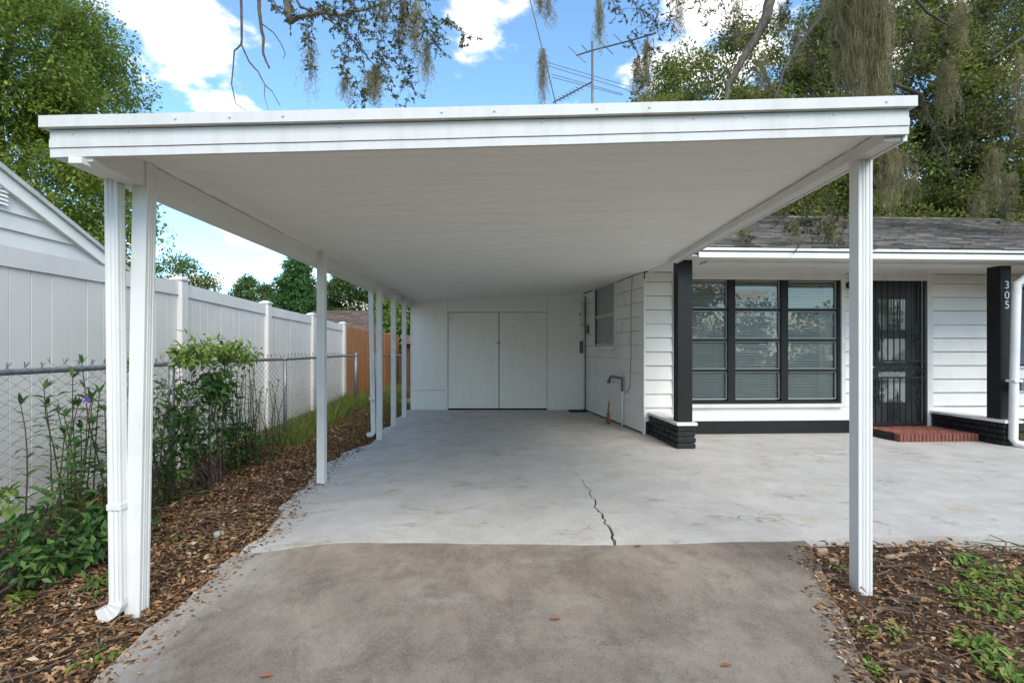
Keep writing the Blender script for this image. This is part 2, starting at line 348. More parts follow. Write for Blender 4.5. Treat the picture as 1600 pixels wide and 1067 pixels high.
# ---------------------------------------------------------------- carport
def soff(x, y):                        # underside of the carport roof
    fx = (x + 1.9) / 3.8; fy = (y - 2.6) / 8.35
    return (2.30 * (1 - fx) + 2.42 * fx) * (1 - fy) + (2.325 * (1 - fx) + 2.50 * fx) * fy
cp = thing('carport', (0, 6.8, 0), 'white aluminium carport roof on slim fluted posts beside the house', 'carport')
CL, CR = -2.09, 2.05
def fy(x): return 2.345 + (x - CL) / (CR - CL) * .22      # the front edge is a little askew
def cr_x(y): return float(np.interp(y, [2.6, 6.55, 6.75, 7.8, 10.97], [2.04, 2.25, 2.27, 2.17, 1.73]))
ny = 28; y1 = 10.97
def pan_y(x, t): return (fy(x) + .027) * (1 - t) + y1 * t
for i in range(ny):
    b = MB(); K = 8; prof = []
    for t in range(K + 1):             # pan with a shallow rib at the seam
        f = t / K; prof.append(((i + f * .993) / ny, -.008 if t in (0, K) else (-.005 if t % 2 else 0)))
    for s in (0, 1):
        for top in (0, 1):
            for (tt, dz) in prof:
                yy = pan_y(CL if s == 0 else CR, tt); x = CL + .03 if s == 0 else cr_x(yy)
                b.v.append((x, yy, soff(x, yy) + (.055 if top else dz)))
    m = K + 1
    for t in range(K):
        b.f += [(t, t+1, 2*m+t+1, 2*m+t), (m+t, 3*m+t, 3*m+t+1, m+t+1), (t, m+t, m+t+1, t+1), (2*m+t, 2*m+t+1, 3*m+t+1, 3*m+t)]
    b.f += [(0, 2*m, 3*m, m), (K, m+K, 3*m+K, 2*m+K)]
    b.build('roof_panel', SOFFIT, cp)
# front fascia: ribbed face under a projecting cap
def fz(x): return 2.178 + (x - CL) / (CR - CL) * .20
def strip(name, y0, y1, zl, zh, xl, xr, material, sag=0.0):
    b = MB(); n = 24
    for i in range(n + 1):
        x = xl + (xr - xl) * i / n; s = sag * math.sin(math.pi * i / n) + .0005 * math.sin(i * 1.7)
        b.v += [(x, fy(x) + y0, fz(x) + zl + s), (x, fy(x) + y1, fz(x) + zl + s), (x, fy(x) + y1, fz(x) + zh + s), (x, fy(x) + y0, fz(x) + zh + s)]
    for i in range(n):
        for j in range(4): b.f.append((4*i+j, 4*i+(j+1) % 4, 4*i+4+(j+1) % 4, 4*i+4+j))
    b.f += [(0, 1, 2, 3), (4*n+3, 4*n+2, 4*n+1, 4*n)]
    return b.build(name, material, cp)
strip('fascia_strip', .006, .025, 0, .040, CL + .012, CR - .008, FASCIA, -.004)
strip('fascia_strip', .001, .025, .0425, .081, CL + .012, CR - .008, FASCIA, -.004)
strip('fascia_strip', .006, .025, .0835, .124, CL + .012, CR - .008, FASCIA, -.004)
strip('roof_cap', -.022, .09, .128, .180, CL - .015, CR + .015, FASCIA, -.003)
b = MB()
for i in range(17):
    x = CL + .12 + i * .242 + random.uniform(-.02, .02); z = fz(x) + random.choice((.108, .105, .153)); y = fy(x) + (.004 if z < fz(x) + .13 else -.024)
    b.tube([(x, y + .004, z), (x, y - .003, z)], .0055, 7)
tag(b.build('screws', FASCIA, cp), kind='stuff')
# left gutter beam and its outer soffit, right beam
def beam(name, xa, xb, dz0, dz1, ya, yb, material=WHITE, fn=None):
    b = MB(); n = 20
    for i in range(n + 1):
        y = ya + (yb - ya) * i / n; A, B = (xa, xb) if fn is None else fn(y); s = .004 * math.sin(y * 1.3)
        b.v += [(A, y, soff(A, y) + dz0 + s), (B, y, soff(B, y) + dz0 + s), (B, y, soff(B, y) + dz1 + s), (A, y, soff(A, y) + dz1 + s)]
    for i in range(n):
        for j in range(4): b.f.append((4*i+j, 4*i+(j+1) % 4, 4*i+4+(j+1) % 4, 4*i+4+j))
    b.f += [(0, 1, 2, 3), (4*n+3, 4*n+2, 4*n+1, 4*n)]
    return b.build(name, material, cp)
beam('side_beam', -1.995, -1.90, -.13, -.007, 2.375, 10.93)
beam('gutter', -2.085, -1.998, -.108, .04, 2.372, 10.95)
beam('side_beam', 0, 0, -.066, -.007, 2.60, 6.62, fn=lambda y: (cr_x(y) - .10, cr_x(y) - .015))
beam('side_fascia', 0, 0, -.072, .12, 2.592, 6.62, fn=lambda y: (cr_x(y) - .012, cr_x(y) + .010))
MB().box(-1.985, -1.925, 2.342, 2.40, 2.150, 2.1775).build('beam_stub', WHITE, cp)
def post(flute, xy_t, xy_b, zb, zt, wdt=.078):
    b = MB(); h = wdt / 2; g = .004; L = []      # fluted square tube
    for fi, (ax, ay, dxx, dyy) in enumerate(((-h, -h, 1, 0), (h, -h, 0, 1), (h, h, -1, 0), (-h, h, 0, -1))):
        for f, dpt in ((0, 0), (.16, 0), (.20, g), (.30, g), (.34, 0), (.46, 0), (.50, g), (.54, 0), (.66, 0), (.70, g), (.80, g), (.84, 0)):
            if fi % 2 != flute and f: continue
            L.append((ax + dxx * f * wdt - dyy * dpt, ay + dyy * f * wdt + dxx * dpt))
    b.prism([(xy_b[0] + p[0], xy_b[1] + p[1], zb) for p in L], (xy_t[0] - xy_b[0], xy_t[1] - xy_b[1], zt - zb))
    return b.build('post', WHITE, cp)
def postat(X, Y, leanx=0, zb=None, flute=0):
    zb = gz(X, Y) - .03 if zb is None else zb
    post(flute, (X, Y), (X + leanx, Y), zb, soff(X, Y) - .004)
postat(-1.925, 2.76, -.045, None, 1)
for X, Y in ((-1.862, 5.28), (-1.86, 7.75), (-1.87, 8.8), (-1.875, 9.78)): postat(X, Y, 0, gslab(X, Y) - .04)
b = MB()
postat(2.03, 2.90, 0)
def downspout(xt, yt, zt, xb, yb, zb, elbow):
    b = MB(); wx, wy = .034, .028
    def ring(c, tilt=0): return [(c[0]-wx, c[1]-wy, c[2]), (c[0]+wx, c[1]-wy, c[2]), (c[0]+wx, c[1]+wy, c[2]), (c[0]-wx, c[1]+wy, c[2])]
    L = []
    for sx, sy, ex, ey in ((-wx, -wy, wx, -wy), (wx, -wy, wx, wy), (wx, wy, -wx, wy), (-wx, wy, -wx, -wy)):
        for t in range(6):
            f = t / 6; d = .006 if t in (2, 4) else 0; nxx, nyy = -(ey - sy), (ex - sx); q = math.hypot(nxx, nyy)
            L.append((sx + (ex - sx) * f + nxx / q * d, sy + (ey - sy) * f + nyy / q * d))
    b.prism([(xb + p[0], yb + p[1], zb + .095) for p in L], (xt - xb, yt - yb, zt - zb - .095)); o = b.build('downspout', WHITE, cp)
    e = MB(); n = 5; path = []
    for i in range(n + 1):
        a = i / n * rad(68); path.append((xb + elbow * (.07 - .07 * math.cos(a)), zb + .10 - .07 * math.sin(a), a))
    path.append((path[-1][0] + elbow * .05, path[-1][1] - .015, rad(68)))
    for i, (x, z, a) in enumerate(path):
        s = 1.06 if i % 2 else 1.0
        for (u, v) in ((-wx, -wy), (wx, -wy), (wx, wy), (-wx, wy)): e.v.append((x + u * math.cos(a) * s, yb + v * s, z + u * s * math.sin(a) * elbow))
    for i in range(len(path) - 1):
        for j in range(4): e.f.append((4*i+j, 4*i+(j+1) % 4, 4*i+4+(j+1) % 4, 4*i+4+j))
    e.build('elbow', WHITE, o)
    for f in (.25,):
        MB().box(xb + (xt-xb)*f - wx - .004, xb + (xt-xb)*f + wx + .004, yb - wy - .004, yb + wy + .004, zb + f * (zt - zb), zb + f * (zt - zb) + .03).build('strap', WHITE, o)
downspout(-2.045, 2.70, soff(-2.04, 2.70) - .10, -2.02, 2.70, gz(-2.06, 2.70) + .015, -1)
downspout(-2.03, 7.9, soff(-2.0, 7.9) - .107, -1.945, 7.74, gz(-2.0, 7.72) + .02, -1)
# ---------------------------------------------------------------- storage room closing the carport
st = thing('storage_room', (0, 11, 0), 'white painted plywood storage room with double doors at the carport end', 'storage room')
SY = 10.95
b = MB()
def swall(x0, x1, z0, z1=None, y=SY, t=.1, name='wall_panel'):
    b = MB(); a = z1 if z1 is not None else soff(x0, y) + .02; c = z1 if z1 is not None else soff(x1, y) + .02
    b.hexa([(x0, y, z0), (x1, y, z0), (x1, y + t, z0), (x0, y + t, z0), (x0, y, a), (x1, y, c), (x1, y + t, c), (x0, y + t, a)])
    return b.build(name, PLY, st)
DX0, DX1, DXM, DZ = -1.165, .955, -.075, 2.075
swall(-1.94, DX0 - .006, .42); swall(-1.94, DX0 - .006, -.02, .413)
swall(DX0, DX1, DZ + .012); swall(DX1 + .006, 1.74, -.02)
for (a, c) in ((DX0, DXM - .004), (DXM + .004, DX1)):
    d = MB().box(a + .006, c - .002, SY + .012, SY + .05, .03, DZ).build('door', PLY, st)
    hx = a if a == DX0 else c
    for z in (1.92, .40): 
        s = 1 if a == DX0 else -1
        MB().box(min(hx - .03*s, hx + .11*s), max(hx - .03*s, hx + .11*s), SY - .008, SY + .0105, z, z + .035).tube([(hx, SY - .004, z - .02), (hx, SY - .004, z + .06)], .01, 6).build('hinge', PAINT, d)
    if a == DX0:
        MB().box(DXM - .05, DXM + .035, SY + .002, SY + .0115, 1.415, 1.437).tube([(DXM + .012, SY - .006, 1.44), (DXM + .012, SY - .012, 1.40), (DXM + .03, SY - .006, 1.40)], .006, 6).build('latch', GALV, d)
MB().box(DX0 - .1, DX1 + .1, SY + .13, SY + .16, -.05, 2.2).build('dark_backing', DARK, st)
MB().box(-1.965, -1.9405, SY - .012, SY + .1, -.03, 2.30).build('corner_trim', PAINT, st)
MB().box(-1.94, -1.86, SY + .1, SY + 3, -.03, 2.2).build('side_wall', PLY, st)
# ---------------------------------------------------------------- the house
A3 = rad(2.8); OX, OY = 2.17, 7.80
UF = Vector((math.cos(A3), math.sin(A3), 0)); NF = Vector((math.sin(A3), -math.cos(A3), 0))
A7 = rad(7.6); US = Vector((-math.sin(A7), math.cos(A7), 0)); NS = Vector((-math.cos(A7), -math.sin(A7), 0)); O0 = Vector((OX, OY, 0))
def HP(a, d, z): return O0 + UF * a + NF * d + Vector((0, 0, z))
def SP(a, d, z): return O0 + US * a + NS * d + Vector((0, 0, z))
def lbox(F, a0, a1, d0, d1, z0, z1, b=None):
    b = b or MB(); return b.hexa([F(a0, d1, z0), F(a1, d1, z0), F(a1, d0, z0), F(a0, d0, z0), F(a0, d1, z1), F(a1, d1, z1), F(a1, d0, z1), F(a0, d0, z1)])
def hit(px, py, F, d=0):               # where the ray of a pixel meets a wall plane -> (a, z)
    r = Vector(((px - 785) / 800, 1, (545 - py) / 800)); O = F(0, d, 0); U = F(1, d, 0) - O; N = F(0, d + 1, 0) - O
    t = O.dot(N) / r.dot(N); q = r * t; return (q - O).dot(U), CAMH + q.z
ho = thing('house', (6, 8, 0), 'low white house with black trimmed windows and dark shingle roof', 'house')
FA = lambda px, d=0: hit(px, 545, HP, d)[0]
FZ = lambda px, py, d=0: hit(px, py, HP, d)[1]
W0, W1 = FA(1060), FA(1312); WZ0, WZ1 = FZ(1190, 630), FZ(1190, 430)
D0, D1 = FA(1352), FA(1448); DZ0, DZ1 = .10, FZ(1400, 432)
TOP = 2.46
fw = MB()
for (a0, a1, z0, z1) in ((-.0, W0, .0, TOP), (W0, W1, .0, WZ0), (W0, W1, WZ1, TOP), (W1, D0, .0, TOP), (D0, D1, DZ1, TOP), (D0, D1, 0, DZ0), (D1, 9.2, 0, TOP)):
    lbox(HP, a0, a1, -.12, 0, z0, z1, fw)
fwo = fw.build('front_wall', SHADE_CORE, ho)
def wedge(F, a0, a1, z0, z1, t0, t1, base=.001):
    return MB().hexa([F(a0, t0, z0), F(a1, t0, z0), F(a1, base, z0), F(a0, base, z0), F(a0, t1, z1), F(a1, t1, z1), F(a1, base, z1), F(a0, base, z1)])
CH = .212
for k in range(11):
    z0 = .20 + CH * k; z1 = min(z0 + CH - .006, TOP - .003)
    if z1 - z0 < .05: continue
    for (a0, a1) in ((.0, W0 - .105), (W1 + .07, D0 - .055), (D1 + .075, FA(1549) + .35), (FA(1549) + .353, 8.0)):
        j = random.uniform(-.003, .003)
        wedge(HP, a0, a1, z0 + j, z1, .036, .004).build('siding_plank', PAINT, fwo)
# black foundation band, frieze board
lbox(HP, .26, D0 - .02, 0, .034, .0, .195).build('foundation_band', BLACK, ho)
lbox(HP, W0 - .1, D0 - .06, .002, .03, .199, WZ0 - .055).build('apron_board', PAINT, ho)
lbox(HP, -.0, 8.0, .002, .036, TOP - .10, TOP - .004).build('frieze_board', TRIM, ho)
# side wall with asbestos style shingles
SA = lambda px: hit(px, 545, SP)[0]
SZ = lambda px, py: hit(px, py, SP)[1]
LS = 3.22; V0, V1 = sorted((SA(962), SA(930))); VZ0, VZ1 = SZ(962, 541), SZ(962, 436)
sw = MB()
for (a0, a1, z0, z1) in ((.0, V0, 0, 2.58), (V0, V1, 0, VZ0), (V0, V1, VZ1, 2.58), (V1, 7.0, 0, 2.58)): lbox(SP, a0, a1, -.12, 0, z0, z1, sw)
swo = sw.build('side_wall', SHADE_CORE, ho)
for k in range(11):
    z0 = .03 + .222 * k; a = -(k % 2) * .31
    while a < LS:
        a0, a1 = max(a, .035), min(a + .606, LS); a += .61
        if a1 - a0 < .03: continue
        z1 = min(z0 + .217, soff(SP(a0, 0, 0).x, SP(a0, 0, 0).y) + .01)
        segs = [(a0, a1, z0, z1)]
        if z1 > VZ0 - .06 and z0 < VZ1 + .07 and a1 > V0 - .05 and a0 < V1 + .05: segs = [(a0, min(a1, V0 - .051), z0, z1), (max(a0, V1 + .051), a1, z0, z1), (max(a0, V0 - .05), min(a1, V1 + .05), z0, min(z1, VZ0 - .057)), (max(a0, V0 - .05), min(a1, V1 + .05), max(z0, VZ1 + .062), z1)]
        for s0, s1, q0, q1 in segs:
            if s1 - s0 > .008 and q1 - q0 > .008: wedge(SP, s0, s1 - .004, q0 + random.uniform(-.002, .002), q1, .024 + random.uniform(-.002, .003), .003).build('siding_shingle', PAINT, swo)
lbox(SP, -.03, .034, .0, .028, .0, 2.36).build('corner_board', PAINT, ho)
# side window
sv = lbox(SP, V0 - .05, V0, 0, .034, VZ0 - .05, VZ1 + .06); lbox(SP, V1, V1 + .05, 0, .034, VZ0 - .05, VZ1 + .06, sv); lbox(SP, V0, V1, 0, .033, VZ1, VZ1 + .06, sv); lbox(SP, V0 - .0, V1, 0, .045, VZ0 - .055, VZ0, sv)
svo = sv.build('side_window', PAINT, ho)
VM = (VZ0 + VZ1) / 2 - .02
for z in (VZ0 + .002, VM - .02, VZ1 - .07): lbox(SP, V0 + .002, V1 - .002, -.05, -.012, z, z + .055).build('sash_rail', mat('window_sash', (.55, .55, .53)), svo)
for z0, z1 in ((VZ0 + .058, VM - .021), (VM + .036, VZ1 - .071)): lbox(SP, V0 + .004, V1 - .004, -.032, -.03, z0, z1).build('pane', mat('dusty_screen', (.38, .38, .37), (.29, .29, .285), .45, 6), svo)
# picture window: black frame, three columns of four awning panes
pw = MB(); fr = .045
for (a0, a1, z0, z1, d) in ((W0, W0 + fr, WZ0, WZ1, .02), (W1 - fr, W1, WZ0, WZ1, .02), (W0 + fr, W1 - fr, WZ1 - .065, WZ1, .024), (W0 + fr, W1 - fr, WZ0, WZ0 + .04, .022)): lbox(HP, a0, a1, -.10, d, z0, z1, pw)
mull = [FA(1142), FA(1224.5)]
for a in mull: lbox(HP, a - .055, a + .055, -.099, .03, WZ0 + .04, WZ1 - .065, pw)
pwo = pw.build('picture_window', BLACK, ho)
cols = [(W0 + fr, mull[0] - .055), (mull[0] + .055, mull[1] - .055), (mull[1] + .055, W1 - fr)]
zr0, zr1 = WZ0 + .04, WZ1 - .065
for (a0, a1) in cols:
    sl_ = MB(); nb = int((zr1 - zr0) / .0255)
    for r in range(4):
        z0 = zr0 + (zr1 - zr0) * r / 4; z1 = zr0 + (zr1 - zr0) * (r + 1) / 4
        if r: lbox(HP, a0 + .001, a1 - .001, -.055, .016, z0 - .02, z0 + .02).build('muntin', BLACK, pwo)
        sh = MB(); q = .013                 # slim grey sash round the pane
        A, B, C, D = a0 + .002, a1 - .002, z0 + .021, z1 - .021
        lbox(HP, A, A + q, -.05, -.012, C, D, sh); lbox(HP, B - q, B, -.05, -.012, C, D, sh); lbox(HP, A + q, B - q, -.05, -.012, C, C + q, sh); lbox(HP, A + q, B - q, -.05, -.012, D - q, D, sh)
        sh.build('sash', mat('aluminium_sash', (.42, .42, .41), None, .35, metal=.3), pwo)
        t = random.uniform(-.006, .006)     # each pane hangs a little differently
        MB().quad(HP(A + q, -.03 + t, C + q), HP(B - q, -.03 + t*.3, C + q), HP(B - q, -.03 - t, D - q), HP(A + q, -.03 - t*.6, D - q)).build('pane', GLASS, pwo, recalc=False)
    for i in range(nb):
        z = zr0 + .012 + i * .0255; sl_.quad(HP(a0 + .01, -.062, z - .008), HP(a1 - .01, -.062, z - .008), HP(a1 - .01, -.073, z + .010), HP(a0 + .01, -.073, z + .010))
    for f in (.2, .8):
        sl_.tube([HP(a0 + (a1 - a0) * f, -.060, zr0 + .02), HP(a0 + (a1 - a0) * f, -.060, zr1)], .0018, 4)
    tag(sl_.build('blind', SLATM, pwo, recalc=False), 'pale horizontal blind slats behind the glass', kind='stuff')
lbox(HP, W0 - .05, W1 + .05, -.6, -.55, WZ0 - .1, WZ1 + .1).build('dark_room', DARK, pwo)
b = lbox(HP, W0 - .10, W0 - .002, .002, .045, WZ0 - .05, WZ1 + .07); lbox(HP, W1 + .002, W1 + .065, .002, .045, WZ0 - .05, WZ1 + .07, b); lbox(HP, W0 - .002, W1 + .002, .002, .043, WZ1 + .002, WZ1 + .07, b)
b.build('window_casing', TRIM, ho)
lbox(HP, W0 - .0, W1 + .0, .002, .085, WZ0 - .055, WZ0 - .004).build('window_sill', TRIM, ho)
# entry: casing, dark door with glass, iron security door
b = lbox(HP, D0 - .05, D0 + .02, -.10, .04, DZ0 - .02, DZ1 + .06); lbox(HP, D1 - .02, D1 + .07, -.10, .04, DZ0 - .02, DZ1 + .06, b); lbox(HP, D0 + .02, D1 - .02, -.10, .038, DZ1 - .01, DZ1 + .06, b)
b.build('door_casing', TRIM, ho)
REFL_LITE = mat('lite_painted_reflection', (.42, .43, .40), (.12, .14, .11), .08, 4, .42, .58, spec=.8)  # pale and dark blotches paint reflections into the door panes
ed = lbox(HP, D0 + .02, D1 - .02, -.11, -.075, DZ0, DZ1 - .01).build('entry_door', mat('charcoal_door', (.045, .048, .05), None, .4), ho)
dw = D1 - D0 - .04
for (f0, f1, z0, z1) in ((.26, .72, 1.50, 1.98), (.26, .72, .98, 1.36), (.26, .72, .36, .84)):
    lbox(HP, D0 + .02 + dw*f0, D0 + .02 + dw*f1, -.0745, -.068, DZ0 + z0, DZ0 + z1).build('glass_panel', REFL_LITE, ed)
S0, S1, SZ0, SZ1 = D0 + .025, D1 - .025, DZ0 + .01, DZ1 - .02
b = MB()
for (a0, a1, z0, z1) in ((S0, S0 + .035, SZ0, SZ1), (S1 - .035, S1, SZ0, SZ1), (S0 + .035, S1 - .035, SZ1 - .04, SZ1), (S0 + .035, S1 - .035, SZ0, SZ0 + .045), (S0 + .035, S1 - .035, 1.10, 1.125), (S0 + .035, S1 - .035, .84, .865)): lbox(HP, a0, a1, .0, .03, z0, z1, b)
sd = b.build('security_door', IRON, ho)
nbar = 9
for i in range(1, nbar):
    a = S0 + .035 + (S1 - S0 - .07) * i / nbar
    lbox(HP, a - .0065, a + .0065, .008, .021, SZ0 + .045, .84).build('bar', IRON, sd); lbox(HP, a - .0065, a + .0065, .008, .021, 1.125, SZ1 - .04).build('bar', IRON, sd)
def scroll(ca, cz, r, sa, sz, turns=1.4):
    pts = []
    for i in range(26):
        t = i / 25; th = t * turns * 2 * math.pi; rr = r * (1 - .8 * t)
        pts.append(HP(ca + sa * (rr * math.cos(th) - r), .032, cz + sz * rr * math.sin(th)))
    return pts
def ornament(ca, cz, s=1.0):
    b = MB()
    for sa in (-1, 1):
        for sz in (-1, 1):
            b.tube(scroll(ca, cz + sz * .05 * s, .045 * s, sa, sz), .0065, 4); b.tube(scroll(ca + sa*.012, cz + sz * .135 * s, .032 * s, sa, sz, 1.1), .006, 4)
    for sz in (-1, 1):
        b.tube([HP(ca, .032, cz), HP(ca, .032, cz + sz * .2 * s), HP(ca, .032, cz + sz * .25 * s)], [.008, .012, .001], 5)
    b.build('scroll_ornament', IRON, sd)
SM = (S0 + S1) / 2
ornament(SM, 1.80, 1.0); ornament(SM - .3, 1.48, .9); ornament(SM + .3, 1.48, .9)
ornament(SM, .42, .9); ornament(SM - .3, .62, .9); ornament(SM + .3, .62, .9)
b = MB()
for i in range(5):
    ca = S0 + .1 + (S1 - S0 - .2) * i / 4
    for sa in (-1, 1): b.tube(scroll(ca, .983, .05, sa, 1 if i % 2 else -1, 1.5), .0065, 4)
b.build('scroll_band', IRON, sd)
lbox(HP, S0 + .004, S0 + .032, .03, .038, .98, 1.10).tube([HP(S0 + .018, .04, 1.02), HP(S0 + .018, .075, 1.02), HP(S0 + .05, .08, 1.02)], .009, 6).build('handle', mat('brass', (.55, .42, .2), None, .3, metal=.8), sd)
# wall lamp
la = FA(1325); lz = FZ(1325, 446)
b = MB(); b.tube([HP(la, .02, lz), HP(la, .05, lz)], .055, 14); b.tube([HP(la, .05, lz), HP(la, .10, lz + .01), HP(la, .13, lz - .03)], [.03, .04, .045], 12)
lo = b.build('wall_lamp', BLACK, ho, True); MB().tube([HP(la, .13, lz - .03), HP(la + .005, .135, lz - .10)], [.035, .03], 12).build('glass_shade', mat('lamp_glass', (.7, .7, .68), None, .2), lo)
# porch: black columns on brick knee walls
def brick_row(F, parent, a0, a1, d0, d1, z, h, along, material, n, off):
    L = (a1 - a0) if along == 'a' else (d1 - d0); w_ = L / n; p = -off * w_ * .5
    while p < L - .01:
        q0, q1 = max(0, p), min(L, p + w_ - .008); p += w_
        if q1 - q0 < .03: continue
        j = random.uniform(-.004, .006)
        if along == 'a': args = (a0 + q0, a0 + q1, d0, d1 + j)
        else: args = (a0 - j, a1 + j, d0 + q0, d0 + q1)
        MB().cham(args[0], args[1], args[2], args[3], z + random.uniform(0, .003), z + h - .009, .011, F).build('brick', material, parent)
def knee(a0, a1, d1, h, label):
    core = lbox(HP, a0 + .018, a1 - .018, .036, d1 - .018, -.01, h - .002).build('knee_wall', BLACKBR, ho)
    for k in range(4): brick_row(HP, core, a0, a1, .04, d1, k * h / 4, h / 4, 'd', BLACKBR, 5, k % 2)
    lbox(HP, a0 - .012, a1 + .015, .03, d1 + .018, h, h + .035).build('cap', PAINT, core)
C1a, C1b = FA(1055, 1.0), FA(1077, 1.0); C2a, C2b = FA(1563.5, 1.06), FA(1580, 1.06)
knee(C1a - .03, C1b + .02, 1.16, .305, ''); knee(C2a - .05, C2b + .03, 1.16, .305, '')
c1 = lbox(HP, C1a, C1b, .94, 1.10, .341, TOP + .004).build('porch_column', BLACK, ho)
c2 = lbox(HP, C2a, C2b, .87, 1.06, .341, TOP + .004).build('porch_column', BLACK, ho)
def text_mesh(ch, size, loc, xdir, ydir, material, parent, name):
    cu = bpy.data.curves.new('t', 'FONT'); cu.body = ch; cu.size = size; cu.extrude = .005; cu.align_x = 'CENTER'
    to = bpy.data.objects.new('t', cu); COL.objects.link(to); dg = bpy.context.evaluated_depsgraph_get(); dg.update()
    me = bpy.data.meshes.new_from_object(to.evaluated_get(dg)); bpy.data.objects.remove(to)
    X = Vector(xdir); Y = Vector(ydir); Z = X.cross(Y); M_ = Matrix((X, Y, Z)).transposed().to_4x4(); M_.translation = loc
    me.transform(M_); me.materials.clear(); return link(name, me, material, parent)
DIG = mat('silver_digit', (.55, .55, .53), None, .3, metal=.3)
for ch, py in (('3', 451), ('0', 467), ('5', 482)):
    text_mesh(ch, .15, HP((C2a + C2b) / 2 + .008, 1.064, FZ(1572, py, 1.06)), UF, (0, 0, 1), DIG, c2, 'house_number')
# roof: sheathing, shingle tabs, fascia, soffit
EZ, ED, SL = 2.615, 1.42, .333
RD = ED - 5.15                         # ridge distance (behind the wall: negative d)
def roofz(d): return EZ + (ED - d) * SL
ra0, ra1 = -.15, 9.6
b = MB()
b.prism([HP(ra0, ED, EZ - .04), HP(ra0, RD, roofz(RD) - .04), HP(ra0, 2 * RD - ED, EZ - .04), HP(ra0, 2 * RD - ED, EZ - .1), HP(ra0, RD, roofz(RD) - .12), HP(ra0, ED, EZ - .10)], UF * (ra1 - ra0))
rf = b.build('roof', mat('roof_felt', (.03, .028, .03), None, .9), ho)
g = NG('asphalt_shingle'); r_ = g.n('ShaderNodeNewGeometry').outputs['Random Per Island']
c_ = g.ramp(r_, [(0, (.055, .048, .046)), (.4, (.095, .084, .080)), (.72, (.14, .125, .115)), (1, (.22, .195, .17))])
c_ = g.mix(g.math('MULTIPLY', g.step(g.noise(2.2, 6, .65, (.6, 1, 1)), .52, .68), .6), c_, (.085, .082, .036))
g.bump(g.noise(130, 3, .7), .5); SHING = g.done(c_, .9, .2)
b = MB(); nrow = 40; cw = 5.15 / nrow
for k in range(nrow):
    d1 = ED + .02 - k * cw; d0 = d1 - cw - .02; a = ra0 - random.uniform(0, .25)
    while a < ra1:
        wd = random.uniform(.12, .34); A, B = max(a, ra0), min(a + wd - .006, ra1); a += wd
        if B - A < .02: continue
        lift = random.uniform(.004, .014); dd = d1 + random.uniform(-.012, .012); z1, z0 = roofz(dd) - .034, roofz(d0) - .034
        b.hexa([HP(A, dd, z1), HP(B, dd, z1), HP(B, d0, z0 - .004), HP(A, d0, z0 - .004), HP(A, dd, z1 + lift + .008), HP(B, dd, z1 + lift + .008), HP(B, d0, z0 + .004), HP(A, d0, z0 + .004)])
tag(b.build('shingle_courses', SHING, rf, recalc=False), 'weathered grey shingle courses with moss stains', kind='stuff')
b = MB()
for i in range(40):
    a = ra0 + i * .245; b.hexa([HP(a, RD + .12, roofz(RD + .12) - .01), HP(a + .24, RD + .12, roofz(RD + .12) - .01), HP(a + .24, RD - .12, roofz(RD + .12) - .01), HP(a, RD - .12, roofz(RD + .12) - .01), HP(a, RD + .04, roofz(RD) + .012), HP(a + .24, RD + .04, roofz(RD) + .012), HP(a + .24, RD - .04, roofz(RD) + .012), HP(a, RD - .04, roofz(RD) + .012)])
tag(b.build('ridge_caps', SHING, rf), kind='stuff')
lbox(HP, ra0 + .37, ra1, ED - .035, ED - .005, EZ - .17, EZ - .036).build('eave_fascia', TRIM, ho)
lbox(HP, ra0 + .37, ra1, ED - .004, ED + .012, EZ - .085, EZ - .05).build('drip_edge', TRIM, ho)
lbox(HP, .02, ra1 - .02, .037, ED - .04, TOP + .006, TOP + .02).build('porch_ceiling', TRIM, ho)
lbox(HP, C1b + .2, ra1 - .03, .86, 1.10, TOP - .03, TOP + .0055).build('porch_beam', TRIM, ho)
b = MB().prism([HP(ra0 + .2, .0, 2.4), HP(ra0 + .2, -7.4, 2.4), HP(ra0 + .2, -7.4, 2.72), HP(ra0 + .2, RD, roofz(RD) - .13), HP(ra0 + .2, 0, roofz(0) - .13)], UF * .1); b.build('gable', PAINT, ho)
lbox(HP, 9.1, 9.2, -7.5, -.1, 0, 2.6).build('end_wall', PAINT, ho); lbox(HP, -1.2, 9.2, -7.6, -7.5, 0, 2.6).build('rear_wall', PAINT, ho)
# window beyond the second column
ea0, ea1 = FA(1584), FA(1660)
eb = lbox(HP, ea0 - .05, ea1 + .05, .026, .05, 1.0, 2.3).build('far_window', PAINT, ho)
b = MB()
for i in range(42):
    z = 1.06 + i * .028; b.quad(HP(ea0, .055, z), HP(ea1, .055, z), HP(ea1, .067, z + .02), HP(ea0, .067, z + .02))
lbox(HP, ea0, ea1, .051, .054, 1.03, 2.27).build('pane', mat('blue_dark_glass', (.03, .04, .07), None, .1), eb); tag(b.build('blind', mat('grey_blind', (.3, .33, .42), None, .5), eb), kind='stuff')
# corner downspout of the house
X = FA(1588, 1.2)
dpts = [HP(X + .16, 1.3, FZ(1600, 405, 1.3)), HP(X + .14, 1.29, FZ(1600, 425, 1.3)), HP(X + .015, 1.2, FZ(1588, 443, 1.2)), HP(X, 1.2, FZ(1588, 465, 1.2)), HP(X - .03, 1.2, FZ(1584, 600, 1.2)), HP(X - .045, 1.2, .1), HP(X - .03, 1.24, .04), HP(X + .05, 1.42, .03)]
do = MB().tube(dpts, .05, 8).build('downspout', WHITE, ho, True)
lbox(HP, X - .085, X + .03, 1.14, 1.26, .86, .89).build('strap', WHITE, do)
eb = lbox(HP, X + .05, X + .2, 1.10, 1.22, .74, .88).build('outlet_box', GREYBOX, ho)
